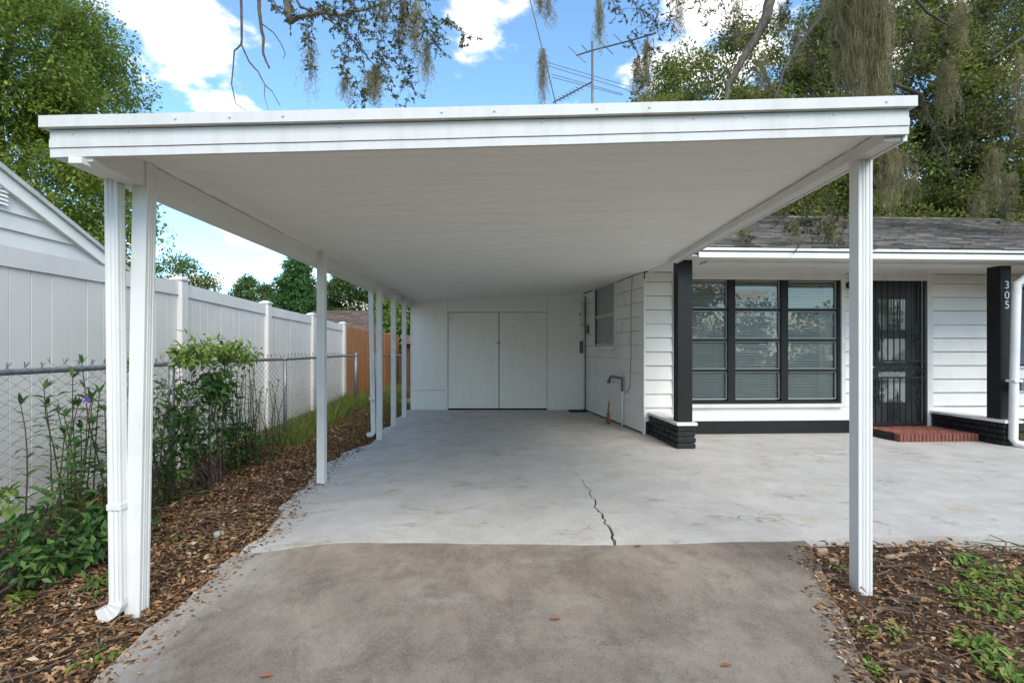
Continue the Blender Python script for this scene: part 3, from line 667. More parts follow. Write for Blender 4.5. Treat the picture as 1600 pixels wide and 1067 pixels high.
# brick step by the door
bs = thing('brick_step', HP(4, .5, 0), 'low red brick step with black side in front of the iron door', 'step')
B0, B1, BD = FA(1406, .82), C2a - .06, .82
lbox(HP, B0 + .01, B1, .04, BD - .02, -.01, .092).build('step_core', REDBR, bs)
nbk = 21
for i in range(nbk):
    a = B0 + (B1 - B0) * i / nbk; MB().cham(a + .004, a + (B1 - B0) / nbk - .004, BD - .11, BD + random.uniform(-.003, .004), -.005, .108 + random.uniform(-.003, .003), .006, HP).build('brick', REDBR, bs)
b = MB()
for r in range(6):
    d1 = BD - .118 - r * .105; 
    for i in range(8):
        L = (B1 - B0) / 6.5; a = B0 + (i - .5 * (r % 2)) * L; A, B = max(a + .004, B0 + .06), min(a + L - .004, B1)
        if B - A > .03 and d1 > .12: b.cham(A, B, d1 - .097, d1, .085, .106 + random.uniform(-.002, .003), .005, HP)
tag(b.build('paver_rows', REDBR, bs), kind='stuff')
lbox(HP, B0 - .012, B0 + .052, .04, BD - .112, -.01, .104).build('black_edge', BLACKBR, bs)
lbox(HP, D0 - .05, B0 - .02, .036, .3, -.01, .09).build('black_sill', BLACKBR, bs)
# pipes and boxes on the side wall
def sp(px, py, d=.03): a, z = hit(px, py, SP); return SP(a, d, z)
def fix(name, mb, m, label, cat, smooth=True): return tag(mb.build(name, m, None, smooth), label, cat)
a1_, _ = hit(918, 600, SP)
PIPEM = mat('dark_conduit', (.06, .06, .06), (.14, .14, .14), .5, 12)
fix('conduit', MB().tube([SP(a1_, .05, .02), SP(a1_, .05, 2.40)], .014, 8), PIPEM, 'dark vertical conduit rising on the side wall by the storage room', 'conduit')
mbx = lbox(SP, a1_ + .08, a1_ + .30, .018, .10, 1.78, 2.28); ob = tag(mbx.build('breaker_box', mat('white_box', (.7, .7, .68), (.6, .6, .58), .5)), 'white breaker box high on the side wall in the far corner', 'box')
lbox(SP, a1_ + .10, a1_ + .28, .101, .108, 1.82, 2.24).build('lid', PAINT, ob); lbox(SP, a1_ + .13, a1_ + .15, .109, .12, 2.0, 2.06).build('latch', BLACK, ob)
q = hit(912, 542, SP)
ob = MB().cham(q[0] - .06, q[0] + .08, .02, .10, q[1] - .14, q[1] + .13, .02, SP).build('telephone_box', GREYBOX); tag(ob, 'small grey plastic telephone box on the wall beside the conduit', 'box')
tag(MB().tube([SP(q[0] + .03, .06, q[1] - .14), SP(q[0] + .1, .06, q[1] - .5), SP(q[0] + .08, .04, q[1] - .8), SP(q[0], .03, q[1] - .86)], .006, 5).build('loose_cable', PIPEM), 'loose thin cable drooping below the grey telephone box', 'cable')
ob = MB().cham(a1_ - .17, a1_ - .09, .018, .06, 1.62, 1.78, .008, SP).build('switch_box', GREYBOX); tag(ob, 'tiny grey switch box between conduit and side window', 'box')
b = MB(); top = [sp(1012, 400, .03), sp(991, 425), sp(989, 470), sp(988.5, 560), sp(987, 605), sp(982, 614), sp(980, 610)]
fix('wall_wire', b.tube(top, .0045, 5), PIPEM, 'thin dark wire running down the side wall to a small loop', 'wire')
pa, pz = hit(977.5, 600, SP); pa2, _ = hit(959, 600, SP)
ph = thing('standpipe', SP(pa, .06, 0), 'white water pipe with a dark hooked tap on the side wall', 'pipe')
MB().tube([SP(pa, .06, 0), SP(pa, .06, pz - .12)], .018, 8).build('riser', WHITE, ph, True)
MB().tube([SP(pa, .06, pz - .12), SP(pa, .06, pz + .08), SP(pa + .01, .06, pz + .10), SP(pa2 - .04, .06, pz + .10), SP(pa2, .07, pz + .08), SP(pa2, .09, pz + .02)], .021, 8).tube([SP(pa2, .085, pz + .04), SP(pa2, .095, pz - .02)], .03, 8).build('tap', GREYBOX, ph, True)
p = P(950.5, 662, 1040 / 117.5); rp = thing('pipe_stub', p, 'short rusty orange pipe stub standing by the side wall', 'pipe')
MB().tube([(p.x, p.y, 0), (p.x, p.y, .19)], .032, 9).build('sleeve', RUST, rp, True); MB().tube([(p.x, p.y, .19), (p.x + .01, p.y, .40)], [.02, .014], 8).build('rod', mat('dull_rust', (.3, .16, .1), (.2, .13, .1), .8, 20), rp, True)
p = P(903, 640, 10.6); b = MB()
for i in range(26): b.cham(p.x + random.uniform(-.2, .2), p.x + random.uniform(.0, .2), p.y + random.uniform(-.12, .1), p.y + .14, .0, random.uniform(.01, .03), .004)
tag(b.build('debris_pile', mat('debris', (.02, .016, .014), (.06, .045, .035), .9, 30)), 'dark debris heap at the foot of the wall in the far corner', kind='stuff')
# ---------------------------------------------------------------- fences on the left
vf = thing('vinyl_fence', (-3.75, 6, 0), 'tall white vinyl privacy fence behind the chain link fence', 'fence')
FX = -3.75
def vtop(y): return float(np.interp(y, [1, 3.8, 6, 8.17, 10, 12.1], [2.07, 2.07, 2.07, 1.99, 1.94, 1.86]))
vy = [1.2, 3.45, 5.95, 8.12, 10.05, 12.02]
for y in vy:
    b = MB(); zt = vtop(y) + .05; g0 = gz(FX, y)
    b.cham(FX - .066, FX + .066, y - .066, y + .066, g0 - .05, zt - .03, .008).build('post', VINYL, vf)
    c = MB(); c.box(FX - .078, FX + .078, y - .078, y + .078, zt - .029, zt - .004)
    c.hexa([(FX-.07, y-.07, zt-.0035), (FX+.07, y-.07, zt-.0035), (FX+.07, y+.07, zt-.0035), (FX-.07, y+.07, zt-.0035), (FX-.03, y-.03, zt+.02), (FX+.03, y-.03, zt+.02), (FX+.03, y+.03, zt+.02), (FX-.03, y+.03, zt+.02)])
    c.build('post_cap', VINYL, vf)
for i in range(len(vy) - 1):
    a, c = vy[i] + .067, vy[i+1] - .067; z0, z1 = vtop(a) - (.0 if i < 2 else .01), vtop(c) - .0; s = random.uniform(-.012, .012)
    for (lo, hi, nm) in ((-.15, 0, 'top_rail'), (-2.06, -1.92, 'bottom_rail')):
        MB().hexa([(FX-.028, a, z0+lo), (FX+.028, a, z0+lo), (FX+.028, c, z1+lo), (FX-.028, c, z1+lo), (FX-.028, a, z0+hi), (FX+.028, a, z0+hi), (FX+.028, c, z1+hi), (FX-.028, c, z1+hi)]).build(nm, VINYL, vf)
    n = 13
    for k in range(n):
        p, q = a + (c - a) * k / n + .0025, a + (c - a) * (k + 1) / n - .0025; zt = vtop((p + q) / 2) - .149; o = random.uniform(-.0015, .0015)
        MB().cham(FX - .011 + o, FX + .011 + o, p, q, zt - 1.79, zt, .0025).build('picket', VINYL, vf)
# chain link
cf = thing('chain_link_fence', (-3.15, 6, 0), 'low rusty grey chain link fence with top rail along the mulch bed', 'fence')
KX = -3.15; RZ = 1.155
def rail_y(y): return RZ + .004 * math.sin(y * 1.4)
MB().tube([(KX, y, rail_y(y)) for y in np.arange(1.4, 10.9, .4)] + [(KX, 10.9, RZ)], .021, 8).build('top_rail', GALV, cf, True)
for y, r in ((1.5, .028), (4.83, .028), (7.35, .026), (10.9, .036)):
    p = MB().tube([(KX + .03, y, gz(KX, y) - .05), (KX + .03, y, RZ + (.02 if r < .03 else .06))], r, 8).build('post', GALV, cf, True)
    MB().tube([(KX + .03, y, RZ - .012), (KX + .03, y, RZ + .012)], r + .006, 8).build('collar', GALV, p, True)
MB().tube([(KX + .003, y, .17 + gz(KX, y) + .02) for y in np.arange(1.4, 10.9, .5)], .003, 4).build('tension_wire', WIRE, cf)
b = MB(); wpt = .062; nw = int((10.88 - 1.45) / wpt)
for i in range(nw):
    yc = 1.45 + i * wpt; g0 = gz(KX, yc) + .01; st_ = .038; k = int((RZ + .055 - g0) / st_); pts = []
    for j in range(k + 1):
        s = 1 if (i + j) % 2 else -1; pts.append((KX + .024 + .003 * s + .012 * math.sin(yc * 2.3 + j * .2), yc + s * wpt * .5, g0 + j * st_))
    b.tube(pts, .0021, 3, False)
    t = pts[-1]; b.tube([t, (t[0], t[1] + random.uniform(-.012, .012), t[2] + .035)], .002, 3, False); b.tube([t, (t[0] + .006, t[1] + random.choice((-1, 1)) * .022, t[2] + .03)], .002, 3, False)
tag(b.build('wire_mesh', WIRE, cf, recalc=False), 'diamond wire mesh of the chain link fence', kind='stuff')
# cross fence at the far end
xf = thing('chain_link_gate', (-2.5, 12.3, 0), 'short rusty chain link gate across the gap behind the carport', 'gate')
gY = 12.3; gx0, gx1 = -3.05, -2.02
for x in (gx0, gx1): MB().tube([(x, gY, -.05), (x, gY, 1.2)], .03, 8).build('post', WIRE, xf, True)
MB().tube([(gx0, gY, 1.14), (gx1, gY, 1.14)], .02, 8).build('rail', WIRE, xf, True)
b = MB()
for i in range(int((gx1 - gx0) / .07)):
    x = gx0 + .03 + i * .07; b.tube([(x + (.035 if (i + j) % 2 else -.035), gY + .01, .12 + j * .045) for j in range(23)], .0025, 3, False)
tag(b.build('wire_mesh', WIRE, xf, recalc=False), kind='stuff')
# cedar fence
wf = thing('cedar_fence', (-3.7, 14, 0), 'orange brown cedar board fence beyond the white fence', 'fence')
y = 12.12; 
while y < 17.6:
    h = 1.84 - (y - 12) * .012 + random.uniform(-.012, .012); x = -3.70 + (y - 12) * .02
    L = [(x, y + .004, .0), (x, y + .136, .0), (x, y + .136, h - .03), (x, y + .11, h), (x, y + .03, h), (x, y + .004, h - .03)]
    MB().prism(L, (random.uniform(.016, .024), 0, 0)).build('board', CEDAR, wf); y += .142
MB().box(-3.75, -3.705, 12.1, 17.6, 1.4, 1.49).build('rail', CEDAR, wf)
# pale log on the ground past the carport
lg = MB().tube([(-2.3, 11.75, .09), (-1.9, 11.6, .10), (-1.55, 11.55, .10)], [.07, .085, .08], 10).build('fallen_log', mat('pale_log', (.42, .33, .2), (.3, .22, .13), .8, 8)); tag(lg, 'pale tan log lying in the grass behind the last posts', 'log')
# ---------------------------------------------------------------- neighbours
nb = thing('neighbour_house', (-6, 5, 0), 'white gabled house with lap siding behind the vinyl fence', 'house')
NX = -5.6
def ngy(px): return 800 * -NX / (785 - px)
pk_y = 4.6; 
def rake(y): q0 = P(0, 254, ngy(0)); q1 = P(168, 391, ngy(168)); k = (q1.z - q0.z) / (q1.y - q0.y); return q0.z - .12 + (y - q0.y) * k
pz = rake(pk_y); ey = 9.6; ez = rake(ey)
MB().prism([(NX - .15, 2 * pk_y - ey, -.1), (NX - .15, ey, -.1), (NX - .15, ey, ez), (NX - .15, pk_y, pz), (NX - .15, 2 * pk_y - ey, ez)], (.11, 0, 0)).build('gable_wall', PAINT, nb)
gw = nb.children[0]; z = 0.5
while z < pz - .05:
    z1 = z + .205; yl = lambda zz: pk_y + (pz - zz) / ((pz - ez) / (ey - pk_y)) if zz > ez else ey
    a0, a1 = yl(z), yl(z1); lo, hi = 2 * pk_y - a0, a0
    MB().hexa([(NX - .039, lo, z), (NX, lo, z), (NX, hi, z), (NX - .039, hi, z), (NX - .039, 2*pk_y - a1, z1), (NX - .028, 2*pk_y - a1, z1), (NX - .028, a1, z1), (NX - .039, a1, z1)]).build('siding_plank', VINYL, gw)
    z += .196
for s in (1, -1):
    Y = lambda y: y if s > 0 else 2 * pk_y - y
    MB().hexa([(NX - .03, Y(pk_y), pz - .15), (NX + .05, Y(pk_y), pz - .15), (NX + .05, Y(ey + .3), rake(ey + .3) - .15), (NX - .03, Y(ey + .3), rake(ey + .3) - .15), (NX - .03, Y(pk_y), pz + .0), (NX + .05, Y(pk_y), pz + .0), (NX + .05, Y(ey + .3), rake(ey + .3)), (NX - .03, Y(ey + .3), rake(ey + .3))]).build('rake_board', PAINT, nb)
    MB().hexa([(NX - 8, Y(pk_y), pz + .004), (NX + .09, Y(pk_y), pz + .004), (NX + .09, Y(ey + .4), rake(ey + .4) + .004), (NX - 8, Y(ey + .4), rake(ey + .4) + .004), (NX - 8, Y(pk_y), pz + .06), (NX + .09, Y(pk_y), pz + .06), (NX + .09, Y(ey + .4), rake(ey + .4) + .06), (NX - 8, Y(ey + .4), rake(ey + .4) + .06)]).build('roof', mat('pale_roof', (.5, .5, .48), (.4, .4, .38), .8), nb)
for i in range(6): MB().hexa([(NX + .002, 5.25, 2.92 + i*.045), (NX + .03, 5.25, 2.91 + i*.045), (NX + .03, 5.78, 2.91 + i*.045), (NX + .002, 5.78, 2.92 + i*.045), (NX + .002, 5.25, 2.95 + i*.045), (NX + .006, 5.25, 2.95 + i*.045), (NX + .006, 5.78, 2.95 + i*.045), (NX + .002, 5.78, 2.95 + i*.045)]).build('vent_slat', PAINT, nb)
MB().box(NX - 8, NX - .2, 2 * pk_y - ey, ey, -.1, ez).build('body', PAINT, nb)
bh = thing('far_house', (-5, 24, 0), 'distant low house with brown shingle roof over the cedar fence', 'house')
MB().box(-9, 1, 22.5, 30, 0, 2.05).build('wall', mat('tan_wall', (.16, .10, .07), None, .8), bh)
ROOF2 = mat('brown_shingle', (.085, .055, .042), (.14, .095, .075), .9, 5, .35, .7, .5, 40, stretch=(1, 6, 6))
r2 = MB().prism([(-9.4, 21.9, 2.02), (-9.4, 26, 3.2), (-9.4, 30.6, 2.0), (-9.4, 26, 3.08), (-9.4, 21.9, 1.90)], (10.8, 0, 0)).build('roof', ROOF2, bh)
b = MB()
for k in range(26):
    y0_ = 21.9 + k * .158; z0_ = 2.03 + k * .0455; x = -9.4 - random.uniform(0, .3)
    while x < 1.3:
        wd = random.uniform(.25, .5); b.hexa([(x, y0_ - .01, z0_ - .02), (x + wd - .02, y0_ - .01, z0_ - .02), (x + wd - .02, y0_ + .17, z0_ + .04), (x, y0_ + .17, z0_ + .04), (x, y0_ - .01, z0_ + .02), (x + wd - .02, y0_ - .01, z0_ + .02), (x + wd - .02, y0_ + .17, z0_ + .068), (x, y0_ + .17, z0_ + .068)]); x += wd
tag(b.build('shingle_courses', mat('brown_tabs', (.085, .055, .042), (.13, .09, .07), .9, 2, island=.35), r2, recalc=False), kind='stuff')
MB().box(-9.3, 1.3, 21.86, 21.9, 1.86, 2.0).build('eave_board', PAINT, bh)
sh = thing('garden_shed', (-3, 16, 0), 'dark red brown plank shed glimpsed between the rear posts', 'shed')
MB().box(-3.05, -1.2, 16.0, 18, 0, 1.45).build('wall', mat('shed_wall', (.05, .028, .02), None, .9), sh)
for i in range(12): MB().box(-3.05 + i * .154, -3.05 + i * .154 + .146, 15.975, 15.998, .02, 1.43).build('plank', mat('shed_plank', (.13, .055, .035), (.085, .04, .03), .85, 6) if i == 0 else bpy.data.materials['shed_plank'], sh)
MB().prism([(-3.2, 15.8, 1.45), (-3.2, 17, 1.75), (-3.2, 18.2, 1.45)], (2.2, 0, 0)).build('roof', ROOF2, sh)
# TV antenna on the ridge
an = thing('tv_antenna', P(926, 330, 12), 'old television antenna mast with long thin elements above the carport roof', 'antenna')
AM = mat('antenna_metal', (.17, .165, .165), (.11, .10, .10), .5, 10, metal=.5); AY = 12.0
MB().tube([P(926, 330, AY), P(925.5, 65, AY)], .026, 8).build('mast', AM, an, True)
def el(name, pts, r=.013): return MB().tube(pts, r, 5).build(name, AM, an)
bo = el('boom', [P(901, 87, 12.3), P(926, 79, 12), P(985, 64, 11.2), P(1025, 52, 10.6)], .019)
for (x0, y0, x1, y1) in ((888, 73, 915, 98), (909, 71, 920, 83), (937, 64, 958, 85), (959, 54, 983, 77)): el('element', [P(x0, y0, 12), P(x1, y1, 12)], .011)
el('boom', [P(864, 161, 12.6), P(926, 128, 12.0)], .019)
for (x0, y0, x1, y1) in ((856, 98, 985, 136), (855, 103, 984, 142), (861, 116, 972, 147), (862, 121, 971, 149)): el('element', [P(x0, y0, 12.1), P(x1, y1, 11.9)], .008)
el('element', [P(972, 147, 11.9), P(973, 149, 11.9), P(971, 149, 11.9)], .008)
for i in range(7):
    c = P(872 + i * 5.5, 157 - i * 3, 12.5 - i * .06); el('director', [c + Vector((-.09, 0, .04)), c + Vector((.1, 0, -.03))], .008)
gwm = MB().tube([P(822, -60, 9.4), P(828, 0, 9.4), P(847, 75, 9.5), P(857, 115, 9.6), P(869, 165, 9.7), P(890, 250, 9.9)], .011, 5).build('guy_wire', AM); tag(gwm, 'slanting dark wire left of the antenna with moss on it', 'wire')
# ---------------------------------------------------------------- vegetation
L_CAMPH = leafmat('bright_leaf', [(0, (.11, .16, .025)), (.5, (.22, .29, .045)), (.85, (.34, .39, .07)), (1, (.44, .45, .11))], .5, .5, .8, (.15, .22, .04))
L_MID = leafmat('mid_leaf', [(0, (0.043, 0.085, 0.025)), (.5, (0.085, 0.153, 0.043)), (1, (0.187, 0.255, 0.060))], .35)
L_CON = leafmat('conifer_leaf', [(0, (0.030, 0.090, 0.027)), (.6, (0.068, 0.165, 0.045)), (1, (0.135, 0.240, 0.060))], .3)
L_OAK = leafmat('oak_leaf', [(0, (.03, .045, .018)), (.5, (.07, .09, .034)), (.85, (.15, .15, .05)), (1, (.25, .17, .06))], .4, .4)
L_BACK = leafmat('back_leaf', [(0, (.05, .085, .022)), (.45, (.11, .155, .036)), (.8, (.21, .24, .055)), (1, (.33, .30, .08))], .5, .5, .55, (.20, .21, .05))
L_RUEL = leafmat('ruellia_leaf', [(0, (0.038, 0.090, 0.030)), (.6, (0.075, 0.165, 0.045)), (1, (0.150, 0.240, 0.053))], .35, .45)
L_LIME = leafmat('lime_leaf', [(0, (0.072, 0.144, 0.024)), (.5, (0.168, 0.264, 0.048)), (1, (0.312, 0.384, 0.084))], .4, .45)
L_DARKB = leafmat('bush_leaf', [(0, (0.032, 0.072, 0.021)), (.6, (0.072, 0.136, 0.035)), (1, (0.160, 0.240, 0.048))], .3, .45)
MOSS = leafmat('spanish_moss', [(0, (.24, .20, .10)), (.5, (.37, .32, .17)), (1, (.50, .44, .25))], .4, .9, 5.0, (.20, .17, .085))
FLOWER = mat('purple_petal', (.20, .09, .42), (.28, .14, .5), .5, 40)
STEM = mat('green_stem', (.06, .07, .025), (.10, .055, .03), .6, 8)
def clumps(center, radii, n, seed, shell=.55, zmin=None):
    r = np.random.default_rng(seed); d = unit(r.normal(size=(n, 3))); q = (shell + (1 - shell) * r.random((n, 1)) ** .7)
    q *= (1 + .16 * np.sin(d[:, :1] * 5 + seed) * np.cos(d[:, 2:] * 4 + seed))
    c = np.array(center) + d * q * np.array(radii)
    return c if zmin is None else c[c[:, 2] > zmin]
def crown(name, C, crad, per, size, m, parent, droop=.25, wid=.5, smin=.6, up=None):
    n = len(C); k = per; D = unit(RNG.normal(size=(n * k, 3))); rr = RNG.random((n * k, 1)) ** .45
    cr_ = (crad * (.6 + .8 * RNG.random((n, 1)))).repeat(k, 0)
    pos = C.repeat(k, 0) + D * rr * cr_ * np.array([1, 1, .72])
    dire = D * .7 + RNG.normal(size=(n * k, 3)) * .6 + np.array([0, 0, -droop])
    sz = size * (smin + (1.3 - smin) * RNG.random(n * k))
    V, F = leaf_arrays(pos, dire, sz, wid, .2, nrm=np.array([0, 0, .8]) + D * 1.3)
    return np_mesh(name, V, F, m, parent)
def wig(a, b, n, amp, seed=0):
    r = random.Random(seed); a, b = Vector(a), Vector(b); pts = []; off = Vector((0, 0, 0))
    for i in range(n + 1):
        t = i / n; pts.append(a.lerp(b, t) + off * math.sin(math.pi * t)); off += Vector((r.uniform(-1, 1), r.uniform(-1, 1), r.uniform(-.6, .6))) * amp
    return pts
def tree(name, base, h, tr, blobs, ncl, crad, per, size, m, label, seed, group=None, limbs=10, zmin=None, wid=.5, droop=.25, gap=.0):
    t = thing(name, base, label, 'tree', group); base = Vector(base)
    top = base + Vector((0, 0, h)); tp = wig(base - Vector((0, 0, .2)), top, 8, tr * .35, seed)
    MB().tube(tp, [tr * (1.25 - .8 * i / 8) for i in range(9)], 10).build('trunk', BARK, t, True)
    C = np.concatenate([clumps(c, r, int(ncl * f), seed + i, .62, zmin) for i, (c, r, f) in enumerate(blobs)])
    rnd = random.Random(seed)
    for i in range(limbs):
        e = Vector(C[rnd.randrange(len(C))]); s = tp[rnd.randint(4, 8)]
        MB().tube(wig(s, e, 6, (e - s).length * .045, seed + i), [tr * .42 * (1 - .13 * j) for j in range(7)], 6).build('limb', BARK, t, True)
    crown('crown', C, crad, per, size, m, t, droop, wid)
    return t
tree('camphor_tree', (-14.5, 14.5, 0), 6, .4, [((-14.4, 14, 7.6), (3.7, 4.2, 5.6), 1.0), ((-11.6, 13.6, 4.8), (1.9, 2, 2.3), .22), ((-13.0, 13, 9.2), (2.6, 2.6, 3.0), .3)], 300, .78, 380, .115, L_CAMPH, 'big dense bright green tree left of the carport behind the gabled house', 3)
tree('background_tree', (-22.8, 34, 0), 3.5, .25, [((-22.6, 34, 4.9), (3.4, 3, 2.7), 1)], 130, .6, 140, .2, L_MID, 'round olive green tree just above the white fence post', 5, limbs=6)
tree('background_tree', (-19.2, 40, 0), 3.2, .25, [((-19.3, 40, 4.4), (2.2, 2.2, 2.3), 1), ((-21.8, 40, 3.2), (1.6, 1.5, 1.4), .3)], 110, .55, 130, .2, L_MID, 'small far dark tree left of the cone shaped tree', 6, limbs=5)
tree('conifer_tree', (-11.3, 28, 0), 3.0, .25, [((-11.3, 28, 2.4), (1.5, 1.5, 2.2), .8), ((-11.2, 28, 4.2), (1.0, 1.0, 1.6), .5), ((-11.2, 28, 5.3), (.5, .5, 1.3), .25)], 150, .42, 200, .14, L_CON, 'bright green cone shaped tree behind the white fence', 8, limbs=4)
tree('background_tree', (-8.6, 32, 0), 3.0, .3, [((-8.6, 32, 4.0), (2.6, 2.2, 2.7), 1), ((-5.8, 33, 4.6), (2.3, 2, 2.6), .6)], 200, .55, 170, .17, L_MID, 'broad leafy tree right of the cone shaped tree behind the brown roof', 9, limbs=6)
tree('background_tree', (-3.4, 19.5, 0), 2.0, .12, [((-3.5, 19.5, 2.6), (1.2, 1.0, 1.3), 1), ((-2.6, 18.8, 2.2), (.7, .7, 1.0), .4)], 70, .35, 150, .15, L_LIME, 'light green small tree seen between the rear carport posts', 12, limbs=4)
# trees behind the house
G2 = 'tall moss draped trees behind the house'
tree('tall_tree', (6.8, 19, 0), 7, .4, [((7.0, 18.5, 8.0), (3.2, 2.5, 3.6), 1), ((9.6, 18.5, 6.0), (2.6, 2, 3.0), .6)], 210, .60, 230, .14, L_BACK, 'leafy tree behind the house just right of the antenna', 21)
tree('tall_tree', (13.5, 19, 0), 7, .5, [((13.4, 18, 8.6), (3.7, 2.5, 7.0), 1.2), ((9.8, 18.6, 9.5), (2.4, 2, 4.0), .3), ((11.0, 17.6, 4.6), (2.4, 2, 2.3), .5)], 300, .60, 250, .14, L_BACK, 'dense dark tree behind the house roof right of the corner post', 22)
tree('tall_tree', (19.5, 19.5, 0), 7, .5, [((18.6, 18.0, 8.6), (4.2, 2.6, 7.4), 1.4), ((16.6, 17.6, 4.8), (2.2, 1.8, 3), .5)], 300, .62, 250, .145, L_BACK, 'dense dark tree at the right edge behind the house roof', 23)
tree('tall_tree', (10.6, 25, 0), 8, .5, [((10.5, 25, 5.4), (5.0, 2.5, 3.6), 1), ((17.5, 26, 6), (6.5, 2.5, 4.5), .8)], 260, .9, 150, .25, L_MID, 'farthest pale green tree filling gaps behind the dark trees', 24)
# live oak: trunk in the front yard to the right, limbs over the carport
ok = thing('live_oak', (10.8, 6.2, 0), 'live oak whose mossy limbs hang over the carport roof', 'tree')
MB().tube(wig((10.8, 6.2, -.2), (10.6, 6.4, 4.2), 6, .06, 1), [.62, .5, .46, .44, .42, .42, .44], 14).build('trunk', BARK, ok, True)
LEAVES = {'C': [], 'D': [], 'S': []}; twigs = MB()
def limb(pts, r0, r1, m=BARK, name='limb', seed=0):
    rnd = random.Random(seed); P2 = []
    for i in range(len(pts) - 1):
        for j in range(4):
            q = Vector(pts[i]).lerp(Vector(pts[i+1]), j / 4); P2.append(q + Vector((rnd.uniform(-1, 1), rnd.uniform(-1, 1), rnd.uniform(-1, 1))) * r0 * .22)
    P2.append(Vector(pts[-1])); n = len(P2) - 1
    MB().tube(P2, [r0 + (r1 - r0) * i / n for i in range(n + 1)], 8).build(name, m, ok, True); return P2
def leafy(pts, n, spread, size=.05, seed=0):
    pts = [Vector(p) for p in pts]; rnd = random.Random(seed)
    for i in range(n):
        t = rnd.random() * (len(pts) - 1); k = int(t); c = pts[k].lerp(pts[min(k+1, len(pts)-1)], t - k)
        e = c + Vector((rnd.gauss(0, 1), rnd.gauss(0, 1), rnd.gauss(-.25, .8))) * spread; twigs.tube([c, c.lerp(e, .5) + Vector((0, 0, .02)), e], [.004, .003, .0015], 3, False)
        for q in range(9):
            s = c.lerp(e, rnd.uniform(.25, 1.05)); d = (e - c).normalized() + Vector((rnd.gauss(0, .7), rnd.gauss(0, .7), rnd.gauss(-.1, .6)))
            LEAVES['C'].append(tuple(s)); LEAVES['D'].append(tuple(d)); LEAVES['S'].append(size * rnd.uniform(.65, 1.25))
def spray(p0, p1, n, spread, seed, size=.05, r=.008):
    pts = wig(p0, p1, 7, .035, seed); twigs.tube(pts, [r * (1 - .11 * i) for i in range(8)], 4, False); leafy(pts, n, spread, size, seed)
YB = 7.2
limb([(10.6, 6.4, 4.2), (8.0, 6.6, 6.6), (5.0, 7.0, 7.9), (1.5, 7.2, 8.3), (-1.5, 7.2, 8.0), (-3.6, 7.2, 8.2)], .30, .07, seed=2)
limb([(10.6, 6.4, 4.1), (9.2, 7.4, 6.6), (6.6, 8.6, 8.6), (4.6, 8.8, 7.9), P(1205, -20, 8.8)], .22, .085, seed=3)
l1 = limb([P(1205, -20, 8.8), P(1200, 20, 8.8), P(1180, 60, 8.7), P(1158, 95, 8.6), P(1140, 130, 8.6), P(1128, 175, 8.5)], .10, .035, seed=4)
limb([P(1185, 50, 8.7), P(1150, 58, 8.6), P(1130, 62, 8.6)], .03, .012, seed=5)
limb([P(1290, -10, 8.2), P(1280, 30, 8.2), P(1248, 70, 8.2), P(1225, 110, 8.2), P(1210, 160, 8.2)], .04, .012, seed=6)
limb([P(1395, 130, 9.5), P(1440, 148, 9.6), P(1450, 180, 9.6), P(1465, 215, 9.6), P(1480, 240, 9.6)], .04, .015, seed=7)
limb([P(1420, -10, 9.0), P(1450, 20, 9.0), P(1490, 45, 9.2)], .03, .012, seed=8)
limb([P(1625, 40, 9.6), P(1590, 65, 9.6), P(1545, 95, 9.6)], .04, .012, seed=9)
# left group
limb([(-2.7, 7.2, 8.1), P(447, -30, YB), P(449, 15, YB), P(453, 36, YB)], .07, .05, seed=10)
l2 = limb([P(453, 36, YB), P(468, 27, YB), P(500, 20, YB), P(530, 24, YB), P(570, 14, YB), P(605, 4, YB)], .035, .012, seed=11)
limb([P(455, -15, YB), P(470, 12, YB), P(500, 22, YB), P(535, 45, YB), P(570, 85, YB), P(600, 120, YB)], .018, .006, seed=12)
limb([(-3.3, 7.2, 8.2), P(405, -20, YB), P(404, 15, YB), P(411, 60, YB), P(412, 85, YB), P(421, 107, YB)], .035, .012, DEAD, 'dead_branch', 13)
limb([P(410, 38, YB), P(428, 52, YB), P(440, 70, YB), P(446, 85, YB), P(442, 92, YB)], .009, .004, DEAD, 'dead_branch', 14)
limb([(-3.6, 7.2, 8.2), P(376, -20, YB), P(378, 40, YB), P(377, 70, YB)], .022, .015, DEAD, 'dead_branch', 15)
limb([P(377, 70, YB), P(366, 80, YB), P(362, 132, YB), P(368, 162, YB), P(392, 178, YB)], .013, .004, DEAD, 'dead_branch', 16)
limb([P(377, 70, YB), P(390, 98, YB), P(403, 112, YB), P(414, 133, YB), P(425, 143, YB), P(438, 166, YB)], .012, .004, DEAD, 'dead_branch', 17)
limb([P(414, 133, YB), P(413, 150, YB), P(419, 172, YB)], .006, .003, DEAD, 'dead_branch', 18)
leafy(l2, 40, .10, .052, 1)
k = 0
for (x0, y0, x1, y1, n, s) in ((478, 20, 484, 70, 20, .07), (482, 60, 485, 112, 16, .06), (520, 10, 545, 75, 34, .13), (545, -10, 560, 60, 40, .15), (570, -10, 590, 70, 40, .15), (600, -10, 625, 70, 44, .16), (630, -10, 655, 60, 40, .15), (660, -10, 690, 60, 34, .13), (530, 70, 560, 160, 30, .10), (560, 60, 580, 150, 26, .11), (590, 70, 610, 120, 30, .12), (620, 60, 640, 150, 28, .11), (640, 100, 655, 155, 14, .07), (690, 30, 740, 60, 14, .07), (720, 45, 722, 80, 10, .05), (655, 30, 690, 80, 26, .12), (430, 5, 445, 25, 10, .06), (555, 120, 565, 168, 14, .06), (605, 135, 617, 166, 8, .05), (500, 8, 525, 40, 26, .1)):
    k += 1; spray(P(x0, y0, YB + random.uniform(-.5, .5)), P(x1, y1, YB + random.uniform(-.5, .5)), n, s * .85, 100 + k, .052)
